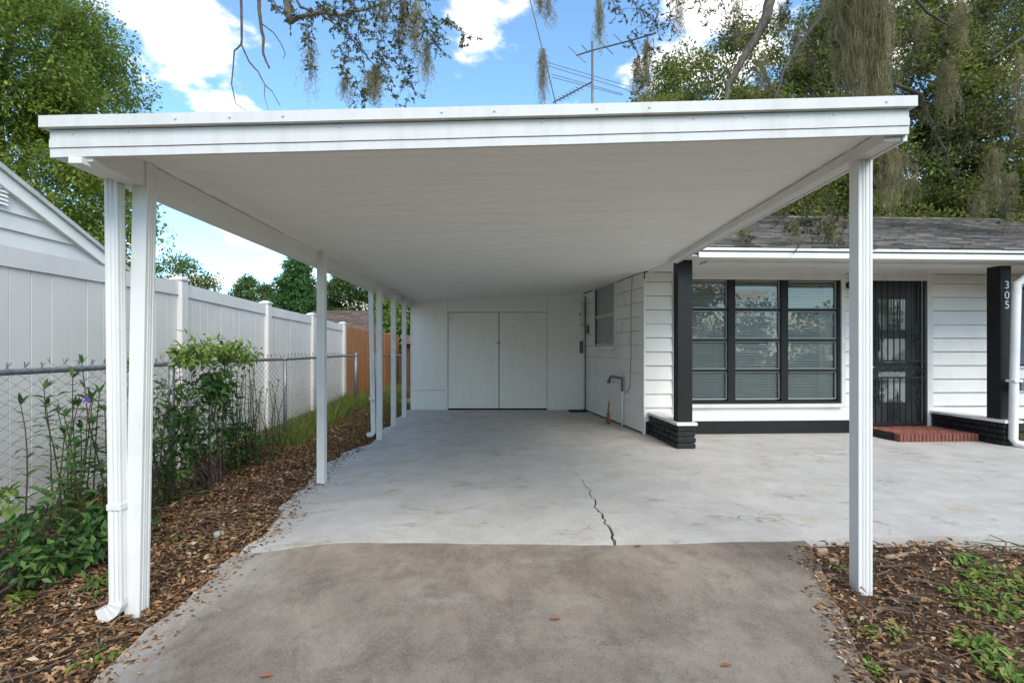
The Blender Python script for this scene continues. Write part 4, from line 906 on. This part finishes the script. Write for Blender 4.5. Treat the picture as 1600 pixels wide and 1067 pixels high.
# middle and right groups
for (x0, y0, x1, y1, n, s, Y) in ((1415, -10, 1430, 60, 40, .2, 9.6), (1460, -10, 1480, 60, 40, .2, 9.6), (1520, -10, 1540, 70, 44, .22, 9.6), (1570, -10, 1585, 60, 40, .2, 9.6), (1400, 60, 1420, 140, 36, .2, 9.6), (1540, 170, 1560, 240, 36, .2, 9.5), (1480, 230, 1500, 300, 30, .18, 9.4), (1300, 20, 1310, 100, 20, .14, 8.6), (945, -10, 975, 30, 16, .10, 8), (985, -10, 1000, 60, 24, .12, 8), (1010, -10, 1030, 60, 26, .12, 8), (985, 60, 1000, 110, 16, .09, 8), (1000, 90, 990, 150, 20, .09, 8), (1040, -10, 1050, 50, 18, .1, 8), (1020, 60, 1035, 110, 10, .09, 8), (1090, -10, 1110, 45, 24, .14, 8.5), (1125, -10, 1140, 60, 24, .14, 8.5), (1160, 0, 1150, 70, 24, .14, 8.5), (1230, -10, 1240, 60, 26, .15, 8.5), (1250, 20, 1270, 110, 34, .16, 8.5), (1210, 70, 1225, 150, 26, .14, 8.5), (1180, 90, 1190, 150, 26, .15, 8.6), (1100, 110, 1120, 165, 20, .12, 8.6), (1270, 90, 1280, 165, 20, .12, 8.5), (1420, 40, 1450, 130, 40, .2, 9.5), (1470, 60, 1500, 150, 44, .22, 9.5), (1440, 160, 1470, 260, 44, .2, 9.4), (1500, 150, 1520, 250, 44, .22, 9.4), (1550, 60, 1570, 170, 40, .2, 9.4), (1580, 170, 1590, 280, 40, .2, 9.3), (1420, 240, 1450, 310, 26, .16, 9.2), (1250, 300, 1260, 370, 30, .12, 6.6), (1290, 300, 1300, 385, 34, .12, 6.6), (1230, 330, 1222, 365, 14, .09, 6.8), (1310, 330, 1318, 395, 22, .09, 6.6), (1170, 358, 1160, 378, 8, .06, 6.7), (1560, 280, 1565, 350, 20, .1, 7.5)):
    k += 1; spray(P(x0, y0, Y + random.uniform(-.4, .4)), P(x1, y1, Y + random.uniform(-.4, .4)), n, s, 200 + k, .052)
V, F = leaf_arrays(np.array(LEAVES['C']), np.array(LEAVES['D']), np.array(LEAVES['S']), .42, .25)
np_mesh('foliage', V, F, L_OAK, ok); twigs.build('twigs', DEAD, ok, recalc=False)
def moss(px, py0, py1, wpx, Y, n, seed, taper=.6, name='moss_clump'):
    r = np.random.default_rng(seed); top = P(px, py0, Y); Lm = (py1 - py0) / 800 * Y; wd = wpx / 800 * Y / 2; S = 13
    fx = np.clip(r.normal(size=n) * .45, -1, 1); x = top.x + fx * wd; y = top.y + r.normal(size=n) * max(wd * .5, .03); st = r.random(n) ** 1.6 * .55 * Lm
    ln = Lm * (.25 + .75 * r.random(n)) * (1 - taper * np.abs(fx)); ln = np.minimum(ln, Lm - st * .9)
    pos = np.zeros((n, S, 3)); pos[:, 0] = np.stack([x, y, top.z - st], 1); dxy = r.normal(size=(n, 2)) * .01
    for i in range(1, S):
        dxy = dxy * .35 + r.normal(size=(n, 2)) * .016
        pos[:, i, :2] = pos[:, i-1, :2] + dxy; pos[:, i, 2] = pos[:, i-1, 2] - ln / S
        pull = (i / S) * .10; pos[:, i, 0] += (top.x - pos[:, i, 0]) * pull * taper
    a = r.random(n) * np.pi; sd = np.stack([np.cos(a), np.sin(a), np.zeros(n)], 1)[:, None] * (.002 + .002 * r.random((n, 1, 1)))
    tp = (1 - np.arange(S) / S * .7)[None, :, None]
    V = np.concatenate([pos - sd * tp, pos + sd * tp], 2).reshape(-1, 3)
    b0 = (np.arange(n) * S * 2)[:, None] + np.arange(S - 1)[None] * 2; b0 = b0.ravel()
    F = np.stack([b0, b0 + 1, b0 + 3, b0 + 2], 1)
    # short curls standing off the strands
    m = n * 26; si = r.integers(0, n, m); sj = r.integers(0, S - 1, m); c = pos[si, sj] + (pos[si, sj + 1] - pos[si, sj]) * r.random((m, 1))
    d = r.normal(size=(m, 3)) * np.array([1, 1, .6]); d[:, 2] -= .5; V2, F2 = leaf_arrays(c, d, .015 + .045 * r.random(m), .12, .1)
    V2 = V2; base = len(V); Vt = np.concatenate([V, V2]); Ft = np.concatenate([F[:, [0, 1, 2]], F[:, [0, 2, 3]], F2 + base])
    return np_mesh(name, Vt, Ft, MOSS, ok)
mi = 0
for (px, a, c, wd, Y, n) in ((1345, -60, 200, 84, 8.2, 900), (1318, -40, 120, 40, 8.3, 260), (1378, -30, 190, 26, 8.1, 300), (1362, 60, 200, 30, 8.2, 200), (848, 75, 175, 10, 9.5, 110), (936, -10, 88, 8, 8, 70), (845, -10, 28, 8, 8, 30), (858, -10, 48, 6, 8, 30), (1010, 60, 165, 10, 8, 120), (995, 90, 150, 12, 8, 60), (1060, -10, 60, 14, 8.2, 50), (540, 110, 165, 6, YB, 45), (588, 100, 170, 12, YB, 110), (577, 110, 160, 6, YB, 40), (666, 60, 150, 7, YB, 70), (485, 60, 165, 7, YB, 40), (630, -10, 90, 16, YB, 60), (650, -5, 100, 18, YB, 70), (600, 0, 60, 14, YB, 35), (1387, 200, 340, 20, 8.8, 230), (1402, 235, 315, 14, 9.0, 90), (1480, 90, 200, 22, 9.3, 140), (1500, 0, 100, 24, 9.3, 110), (1552, 230, 330, 18, 9.2, 150), (1577, 270, 372, 14, 8.8, 120), (1530, 300, 355, 16, 8.8, 90), (1440, 20, 90, 20, 9.3, 80), (1595, 80, 220, 18, 9.2, 120), (1245, 40, 110, 16, 8.4, 70), (1190, 80, 150, 16, 8.5, 60), (1150, 0, 80, 14, 8.5, 50), (1222, 0, 60, 14, 8.5, 50), (1243, 340, 385, 10, 6.7, 40), (1298, 335, 392, 10, 6.6, 40), (1160, 356, 382, 8, 6.8, 25), (1425, 250, 320, 12, 9.2, 60)):
    mi += 1; moss(px, a, c, wd, Y, n, 500 + mi)
# ---------------------------------------------------------------- plants along the chain link fence
def blade(b, base, d, L, W, droop, roll=0):
    d = Vector(d).normalized(); s = d.cross(Vector((0, 0, 1))); s = s.normalized() if s.length > .05 else Vector((1, 0, 0)); s = Matrix.Rotation(roll, 3, d) @ s; n = len(b.v); p = Vector(base); K = 4
    ws = (.12, .8, 1.0, .62, .02); u = s.cross(d).normalized()
    for i in range(K + 1):
        b.v += [tuple(p - s * W * .5 * ws[i] + u * W * .10 * ws[i]), tuple(p), tuple(p + s * W * .5 * ws[i] + u * W * .10 * ws[i])]
        p = p + d * L / K; d = (d + Vector((0, 0, -droop / K))).normalized()
    for i in range(K):
        for j in (0, 1): b.f.append((n + 3*i + j, n + 3*i + j + 1, n + 3*i + 4 + j, n + 3*i + 3 + j))
def stem_plant(name, x, y, h, stems, spread, L, W, gap, lm, label, seed, flowers=0, group=None, top_only=False, lean=.1):
    g0 = gz(x, y); rnd = random.Random(seed); t = thing(name, (x, y, g0), label, 'plant', group); lv = MB(); fl = MB()
    sm = MB()
    for s in range(stems):
        b0 = Vector((x + rnd.gauss(0, spread * .35), y + rnd.gauss(0, spread * .5), g0 - .02)); hh = h * rnd.uniform(.55, 1.0) if s else h
        tp = b0 + Vector((rnd.gauss(0, lean), rnd.gauss(0, lean * 1.3), hh)); pts = wig(b0, tp, 6, .02, seed * 31 + s)
        sm.tube(pts, [.007 - .0007 * i for i in range(7)], 4, False); z = gap * rnd.uniform(.5, 1.5) if not top_only else hh * .45; ang = rnd.uniform(0, 6.28)
        while z < hh:
            f = z / hh * 6; k = min(5, int(f)); c = pts[k].lerp(pts[k+1], f - k); ang += 1.57 + rnd.uniform(-.3, .3)
            for q in (0, math.pi):
                if rnd.random() < .12: continue
                d = Vector((math.cos(ang + q), math.sin(ang + q), rnd.uniform(.1, .8))); l = L * rnd.uniform(.55, 1.15) * (1 - .45 * z / hh)
                blade(lv, c, d, l, W * l / L, rnd.uniform(.4, 1.5), rnd.uniform(-.5, .5))
            z += gap * rnd.uniform(.75, 1.3)
        for q in range(5): blade(lv, tp, Vector((rnd.gauss(0, .5), rnd.gauss(0, .5), .9)), L * .5, W * .6, .5)
        if s < flowers:
            c = tp + Vector((rnd.uniform(-.02, .05), -.03, .0))
            for q in range(5): blade(fl, c, Vector((math.cos(q * 1.257), -.55, math.sin(q * 1.257))), .03, .03, .25)
    sm.build('stems', STEM, t, recalc=False); lv.build('foliage', lm, t, recalc=False)
    if flowers: fl.build('flower', FLOWER, t, recalc=False)
    return t
stem_plant('wild_petunia', -3.02, 4.6, 1.25, 10, .3, .13, .03, .06, L_RUEL, 'slender petunia hugging the chain link post behind the front post', 6, 1)
stem_plant('wild_petunia', -3.02, 5.75, 1.3, 10, .35, .13, .022, .06, L_LIME, 'pale green climbing petunia just right of the leafy bush', 7, 1)
GP = 'tall leafy weeds along the chain link fence'
stem_plant('wild_petunia', -3.0, 3.62, 1.62, 9, .34, .19, .045, .065, L_RUEL, 'tall wild petunia with purple flower left of the carport posts', 1, 2)
stem_plant('wild_petunia', -3.02, 3.95, 1.45, 12, .30, .17, .040, .06, L_RUEL, 'bushy wild petunia just behind the left front post', 2, 1)
stem_plant('wild_petunia', -2.98, 3.3, 1.0, 9, .34, .16, .042, .065, L_RUEL, 'sparse leaning petunia by the bare chain link at far left', 3, 0, lean=.2)
stem_plant('wild_petunia', -3.0, 6.0, 1.22, 12, .45, .12, .017, .06, L_RUEL, 'feathery thin leaved petunia right of the leafy bush', 4, 1)
stem_plant('wild_petunia', -3.02, 6.55, 1.0, 10, .42, .11, .016, .06, L_RUEL, 'low feathery petunia nearest the second fence post', 5, 0)
def bush(name, x, y, blobs, n, crad, per, size, m, label, seed, wid=.45, m2=None, blob2=None):
    g0 = gz(x, y); t = thing(name, (x, y, g0), label, 'bush'); C = np.concatenate([clumps(c, r, int(n * f), seed + i, .35, g0 + .03) for i, (c, r, f) in enumerate(blobs)])
    b = MB(); rnd = random.Random(seed)
    for i in range(14): b.tube(wig((x + rnd.gauss(0, .05), y + rnd.gauss(0, .08), g0), C[rnd.randrange(len(C))], 5, .03, i + seed), [.012 - .0015 * j for j in range(6)], 4, False)
    b.build('stems', DEAD, t, recalc=False); crown('foliage', C, crad, per, size, m, t, .5, wid)
    if blob2 is not None:
        C = np.concatenate([clumps(c, r, int(n * f), seed + 9 + i, .3) for i, (c, r, f) in enumerate(blob2)]); crown('young_foliage', C, crad, per, size * 1.05, m2, t, .6, wid)
    return t
bush('leafy_bush', -2.98, 5.25, [((-3.05, 5.15, .70), (.2, .42, .5), 1.0), ((-3.05, 4.85, .5), (.14, .2, .5), .3), ((-3.0, 5.45, .95), (.2, .3, .25), .4)], 34, .13, 30, .075, L_RUEL, 'leafy bush with lime green tips over the fence rail', 31, .4, L_LIME, [((-3.05, 5.0, 1.28), (.16, .26, .13), .35), ((-3.0, 5.5, 1.30), (.16, .24, .10), .3), ((-3.0, 5.95, 1.22), (.14, .2, .07), .16)])
bush('leafy_bush', -2.80, 2.80, [((-2.86, 2.80, .22), (.22, .45, .30), 1.0), ((-2.7, 3.15, .10), (.2, .3, .14), .4)], 28, .09, 18, .07, L_RUEL, 'low leafy bush at the left edge in front of the chain link', 32, .42, L_LIME, [((-2.9, 2.72, .50), (.18, .3, .10), .4)])
bush('leafy_bush', -2.62, 3.5, [((-2.72, 3.5, .08), (.22, .38, .12), 1.0)], 18, .08, 20, .075, L_RUEL, 'low leafy weeds sprawling at the foot of the tall petunia', 33, .5)
bush('leafy_bush', -3.0, 4.35, [((-3.05, 4.35, .3), (.16, .45, .34), 1.0)], 22, .09, 24, .07, L_RUEL, 'leafy undergrowth between the two front posts and the bush', 34, .4)
bush('leafy_bush', -3.02, 6.1, [((-3.06, 6.0, .22), (.14, .45, .26), 1.0)], 30, .08, 30, .06, L_RUEL, 'low green growth under the feathery petunias', 35, .35)
# weeds
def weed(x, y, r, n, L, W, seed, label, group='small green weeds in the soil', lm=None, flat=.5):
    g0 = gz(x, y); rnd = random.Random(seed); b = MB()
    for i in range(n):
        a = rnd.uniform(0, 6.28); rr = r * math.sqrt(rnd.random()); X, Y_ = x + rr * math.cos(a), y + rr * math.sin(a); l = L * rnd.uniform(.6, 1.2)
        blade(b, (X, Y_, gz(X, Y_) + rnd.uniform(0, .03)), (rnd.gauss(0, 1), rnd.gauss(0, 1), rnd.uniform(.2, 1.2) * (1 - flat) * 2), l, W * rnd.uniform(.7, 1.2), rnd.uniform(.4, 1.4))
    o = b.build('weed', lm or L_LIME, None, recalc=False); tag(o, label, None if n >= 100 else 'weed', None if n >= 100 else group, 'stuff' if n >= 100 else None)
def G(px, py, z=-.05): Y = 800 * (CAMH - z) / (py - 545); return (px - 785) / 800 * Y, Y
for (px, py, r, n, L, W, s, label) in ((160, 900, .09, 40, .10, .02, 1, 'grassy weed tuft beside the downspout elbow'), (80, 875, .10, 36, .09, .035, 2, 'bright green weed in the mulch left of the downspout'), (268, 832, .09, 26, .05, .015, 3, 'faint weed sprouts in mulch right of the left post'), (318, 835, .05, 16, .05, .015, 4, 'weed sprig by the pale stone in the mulch'), (150, 1000, .08, 20, .06, .02, 5, 'lime weed sprigs low in the mulch by the driveway edge'), (30, 925, .10, 30, .08, .03, 6, 'green weed at the left edge below the bush'), (1590, 930, .26, 320, .055, .022, 7, 'largest bright green weed mat at the right edge'), (1530, 950, .16, 160, .05, .02, 8, 'bright weed mat left of the largest weed mat'), (1530, 1010, .11, 120, .055, .022, 9, 'rounded green weed clump low in the right soil'), (1355, 1045, .05, 40, .05, .018, 10, 'small weed tuft beside the driveway at bottom right'), (1590, 1055, .12, 80, .06, .02, 11, 'weed patch in the bottom right corner'), (1510, 892, .08, 24, .06, .035, 12, 'broad leaf weed near the pale stick'), (1355, 985, .06, 24, .05, .018, 13, 'sparse weed sprouts in soil right of the driveway'), (1400, 990, .05, 18, .05, .016, 14, 'tiny weed sprouts below the right post'), (1312, 890, .03, 18, .04, .02, 15, 'green sprig between brick scraps by the right post')):
    x, y = G(px, py); weed(x, y, r, n, L, W, s, label)
# grass: strip of green blades under the far chain link, dry tufts behind
def grass(name, N, xr, yr, h, m, label, fn=None, seed=1):
    r = np.random.default_rng(seed); x = r.uniform(*xr, N); y = r.uniform(*yr, N); keep = np.ones(N, bool) if fn is None else np.array([fn(a, c) for a, c in zip(x, y)]); x, y = x[keep], y[keep]; n = len(x)
    z = np.array([gz(a, c) for a, c in zip(x, y)]); hh = h * (.4 + .8 * r.random(n)); a = r.random(n) * 6.283; ln = r.normal(size=(n, 2)) * .45 * hh[:, None]; wd = .0035 + .003 * r.random(n)
    B = np.stack([x, y, z - .01], 1); S = np.stack([np.cos(a) * wd, np.sin(a) * wd, 0 * wd], 1); M1 = B + np.stack([ln[:, 0] * .35, ln[:, 1] * .35, hh * .6], 1); T = B + np.stack([ln[:, 0], ln[:, 1], hh], 1)
    V = np.stack([B - S, B + S, M1 + S * .7, M1 - S * .7, T], 1).reshape(-1, 3); b0 = (np.arange(n) * 5)[:, None]
    F = np.concatenate([b0 + np.array([0, 1, 2]), b0 + np.array([0, 2, 3]), b0 + np.array([3, 2, 4])], 1).reshape(-1, 3)
    return tag(np_mesh(name, V, F, m), label, kind='stuff')
L_GRS = leafmat('green_grass', [(0, (.11, .16, .03)), (.6, (.21, .27, .055)), (1, (.33, .34, .10))], .45)
L_DRY = leafmat('dry_grass', [(0, (0.140, 0.090, 0.035)), (.5, (0.220, 0.150, 0.060)), (.8, (0.170, 0.170, 0.050)), (1, (0.300, 0.230, 0.110))], .35)
hole = lambda a, c: a < left_edge(min(c, 11.2)) - .02 - .06 * random.random()
grass('tall_grass', 4600, (-3.35, -2.8), (7.1, 11.0), .27, L_GRS, 'tall green grass under the far chain link fence', lambda a, c: random.random() < 1 - (a + 3.1) / .4, 2)
grass('dry_grass', 26000, (-3.6, -1.9), (6.3, 14), .055, L_DRY, 'short dry brown grass beside the carport', hole, 3)
grass('far_grass', 9000, (-5, -1.9), (11.2, 19), .14, L_GRS, 'green grass behind the storage room', lambda a, c: a < -1.98, 4)
# mulch and leaf litter
g = NG('mulch_chip'); r_ = g.n('ShaderNodeNewGeometry').outputs['Random Per Island']
MULCH = g.done(g.ramp(r_, [(0, (.045, .028, .019)), (.3, (.15, .08, .04)), (.6, (.27, .145, .07)), (.85, (.37, .215, .11)), (.96, (.44, .32, .2)), (1, (.54, .45, .33))]), .85, .15)
def litter(name, N, xr, yr, fn, size, label, seed):
    r = np.random.default_rng(seed); x = r.uniform(*xr, N); y = r.uniform(*yr, N); kp = np.array([fn(a, c, q) for a, c, q in zip(x, y, r.random(N))]); x, y = x[kp], y[kp]; n = len(x)
    z = np.array([gz(a, c) for a, c in zip(x, y)]) + .004 + .02 * r.random(n); a = r.random(n) * 6.283
    D = np.stack([np.cos(a), np.sin(a), r.normal(size=n) * .28], 1); C = np.stack([x, y, z], 1); sz = size * (.25 + r.random(n) ** 3 * 1.9)
    V, F = leaf_arrays(C, D, sz, .42, .3, nrm=np.tile(np.array([0, 0, 1.6]), (n, 1))); V[:, 2] = np.maximum(V[:, 2], -.2)
    return tag(np_mesh(name, V, F, MULCH), label, kind='stuff')
def drv(y): return float(np.interp(y, [-8, 2.1, 3.43], [-1.73, -1.73, -1.80]))
def inL(a, c, q):
    e = left_edge(min(max(c, 3.5), 11.2)) if c > 3.45 else drv(c)
    return a < e + .05 * q ** 3 - .015 and (c < 6.6 or q < 1.4 - (c - 6) * .28)
litter('mulch_litter', 130000, (-3.9, -1.6), (1.6, 10), inL, .030, 'brown wood mulch and dead leaves in the bed left of the slab', 5)
def drr(y): return float(np.interp(y, [-8, 2.1, 3.43], [.4, 1.50, 2.06]))
litter('leaf_litter', 36000, (1.4, 4.6), (1.6, 3.75), lambda a, c, q: a > drr(min(c, 3.43)) - .01 and c < front_y(a) - .01 and q < .75, .026, 'dark soil litter right of the driveway', 6)
def spill(N, seed):
    r = np.random.default_rng(seed); C = []
    for _ in range(N):
        y = r.uniform(1.7, 7.3); dd = abs(r.normal()) * .10
        if r.random() < .3: y = r.uniform(1.7, 3.4); x = drr(y) - dd * .6; z = gdrive(x, y)
        elif y < 3.42: x = drv(y) + dd; z = gdrive(x, y)
        else: x = left_edge(y) + dd; z = gslab(x, y)
        C.append((x, y, z + .004))
    C = np.array(C); a = r.random(N) * 6.283; D = np.stack([np.cos(a), np.sin(a), r.normal(size=N) * .12], 1)
    V, F = leaf_arrays(C, D, .028 * (.2 + r.random(N) ** 2 * 1.5), .45, .25, nrm=np.tile(np.array([0, 0, 2.5]), (N, 1)))
    tag(np_mesh('spilled_litter', V, F, MULCH), 'bits of mulch spilled over the concrete edges', kind='stuff')
spill(2600, 3)
b = MB(); rnd = random.Random(4)
for i in range(230):
    if rnd.random() < .55: y = rnd.uniform(1.9, 5.5); x = rnd.uniform(-3.1, (left_edge(max(y, 3.5)) if y > 3.45 else drv(y)) - .08)
    else: y = rnd.uniform(1.9, 3.4); x = rnd.uniform(drr(y) + .1, 3.6)
    L = rnd.uniform(.06, .32); a = rnd.uniform(0, 6.28); z = gz(x, y) + .03; b.tube([(x, y, z), (x + math.cos(a) * L * .5, y + math.sin(a) * L * .5, z + rnd.uniform(0, .03)), (x + math.cos(a + .3) * L, y + math.sin(a + .3) * L, z + rnd.uniform(-.01, .02))], [.005, .004, .002], 4, False)
tag(b.build('twig_litter', mat('grey_twig', (.17, .12, .08), (.09, .06, .045), .9, 9), None, recalc=False), 'small dry twigs strewn over mulch and soil', kind='stuff')
# countable little things
def stick(p, q, r, label): tag(MB().tube(wig(p, q, 5, .008, 3), [r, r * 1.05, r, r * .9, r * .8, r * .6], 6).build('fallen_stick', mat('pale_stick', (.34, .26, .18), (.2, .15, .1), .85, 8) if 'pale_stick' not in bpy.data.materials else bpy.data.materials['pale_stick'], None, True), label, 'stick')
def gp(px, py, dz=.02): x, y = G(px, py); return (x, y, gz(x, y) + dz)
stick(gp(1485, 868), gp(1545, 870), .012, 'longer thin pale stick lying on soil at right'); stick(gp(1382, 880), gp(1432, 879), .016, 'short pale stick just right of the right post'); stick(gp(15, 1045), gp(70, 1062), .010, 'thin dry stick in the bottom left corner')
for (px, py, s, lb) in ((1283, 868, .035, 'reddish brick scrap at the driveway corner'), (1302, 880, .028, 'brick scrap between corner scrap and right post'), (1297, 900, .024, 'lowest pale brick scrap beside the right post')):
    x, y = G(px, py); z = gz(x, y); j = [random.uniform(.8, 1.2) for _ in range(3)]
    tag(MB().cham(x - s * j[0], x + s * j[1], y - s * .6, y + s * .6, z - .01, z + s * .9, s * .25).build('brick_scrap', mat('scrap', (.36, .2, .14), (.28, .2, .16), .9, 20)), lb, 'brick')
x, y = G(342, 826); z = gz(x, y); tag(MB().cham(x - .035, x + .04, y - .03, y + .03, z - .01, z + .045, .016).build('stone', mat('pale_stone', (.4, .38, .34), (.3, .28, .25), .9, 20)), 'pale grey stone in the mulch left of the slab', 'stone')
FL = mat('fallen_leaf', (.30, .10, .035), (.2, .08, .03), .7, 20)
for (px, py, lb) in ((1135, 1040, 'orange brown fallen leaf on the driveway, rightmost'), (415, 1056, 'reddish leaf on the driveway at lower left'), (867, 970, 'small rusty leaf near the driveway middle'), (997, 860, 'brown leaf by the slab edge right of the crack')):
    x, y = G(px, py, -.03); z = gdrive(x, y); b = MB(); blade(b, (x - .025, y, z + .006), (1, .2, .1), .055, .024, .3); tag(b.build('fallen_leaf', FL, None, recalc=False), lb, 'leaf', 'fallen leaves on the driveway')
# trees and lawn across the road (seen only as reflections in the glass)
C = np.concatenate([clumps((x, -26 + 3 * math.sin(x), 3.2 + 1.2 * math.sin(x * 1.7)), (5, 3, 3.0), 60, 900 + i) for i, x in enumerate(range(-40, 48, 8))])
o = crown('far_wood', C, 1.2, 70, .42, L_MID, None); tag(o, 'row of trees across the road', kind='stuff')
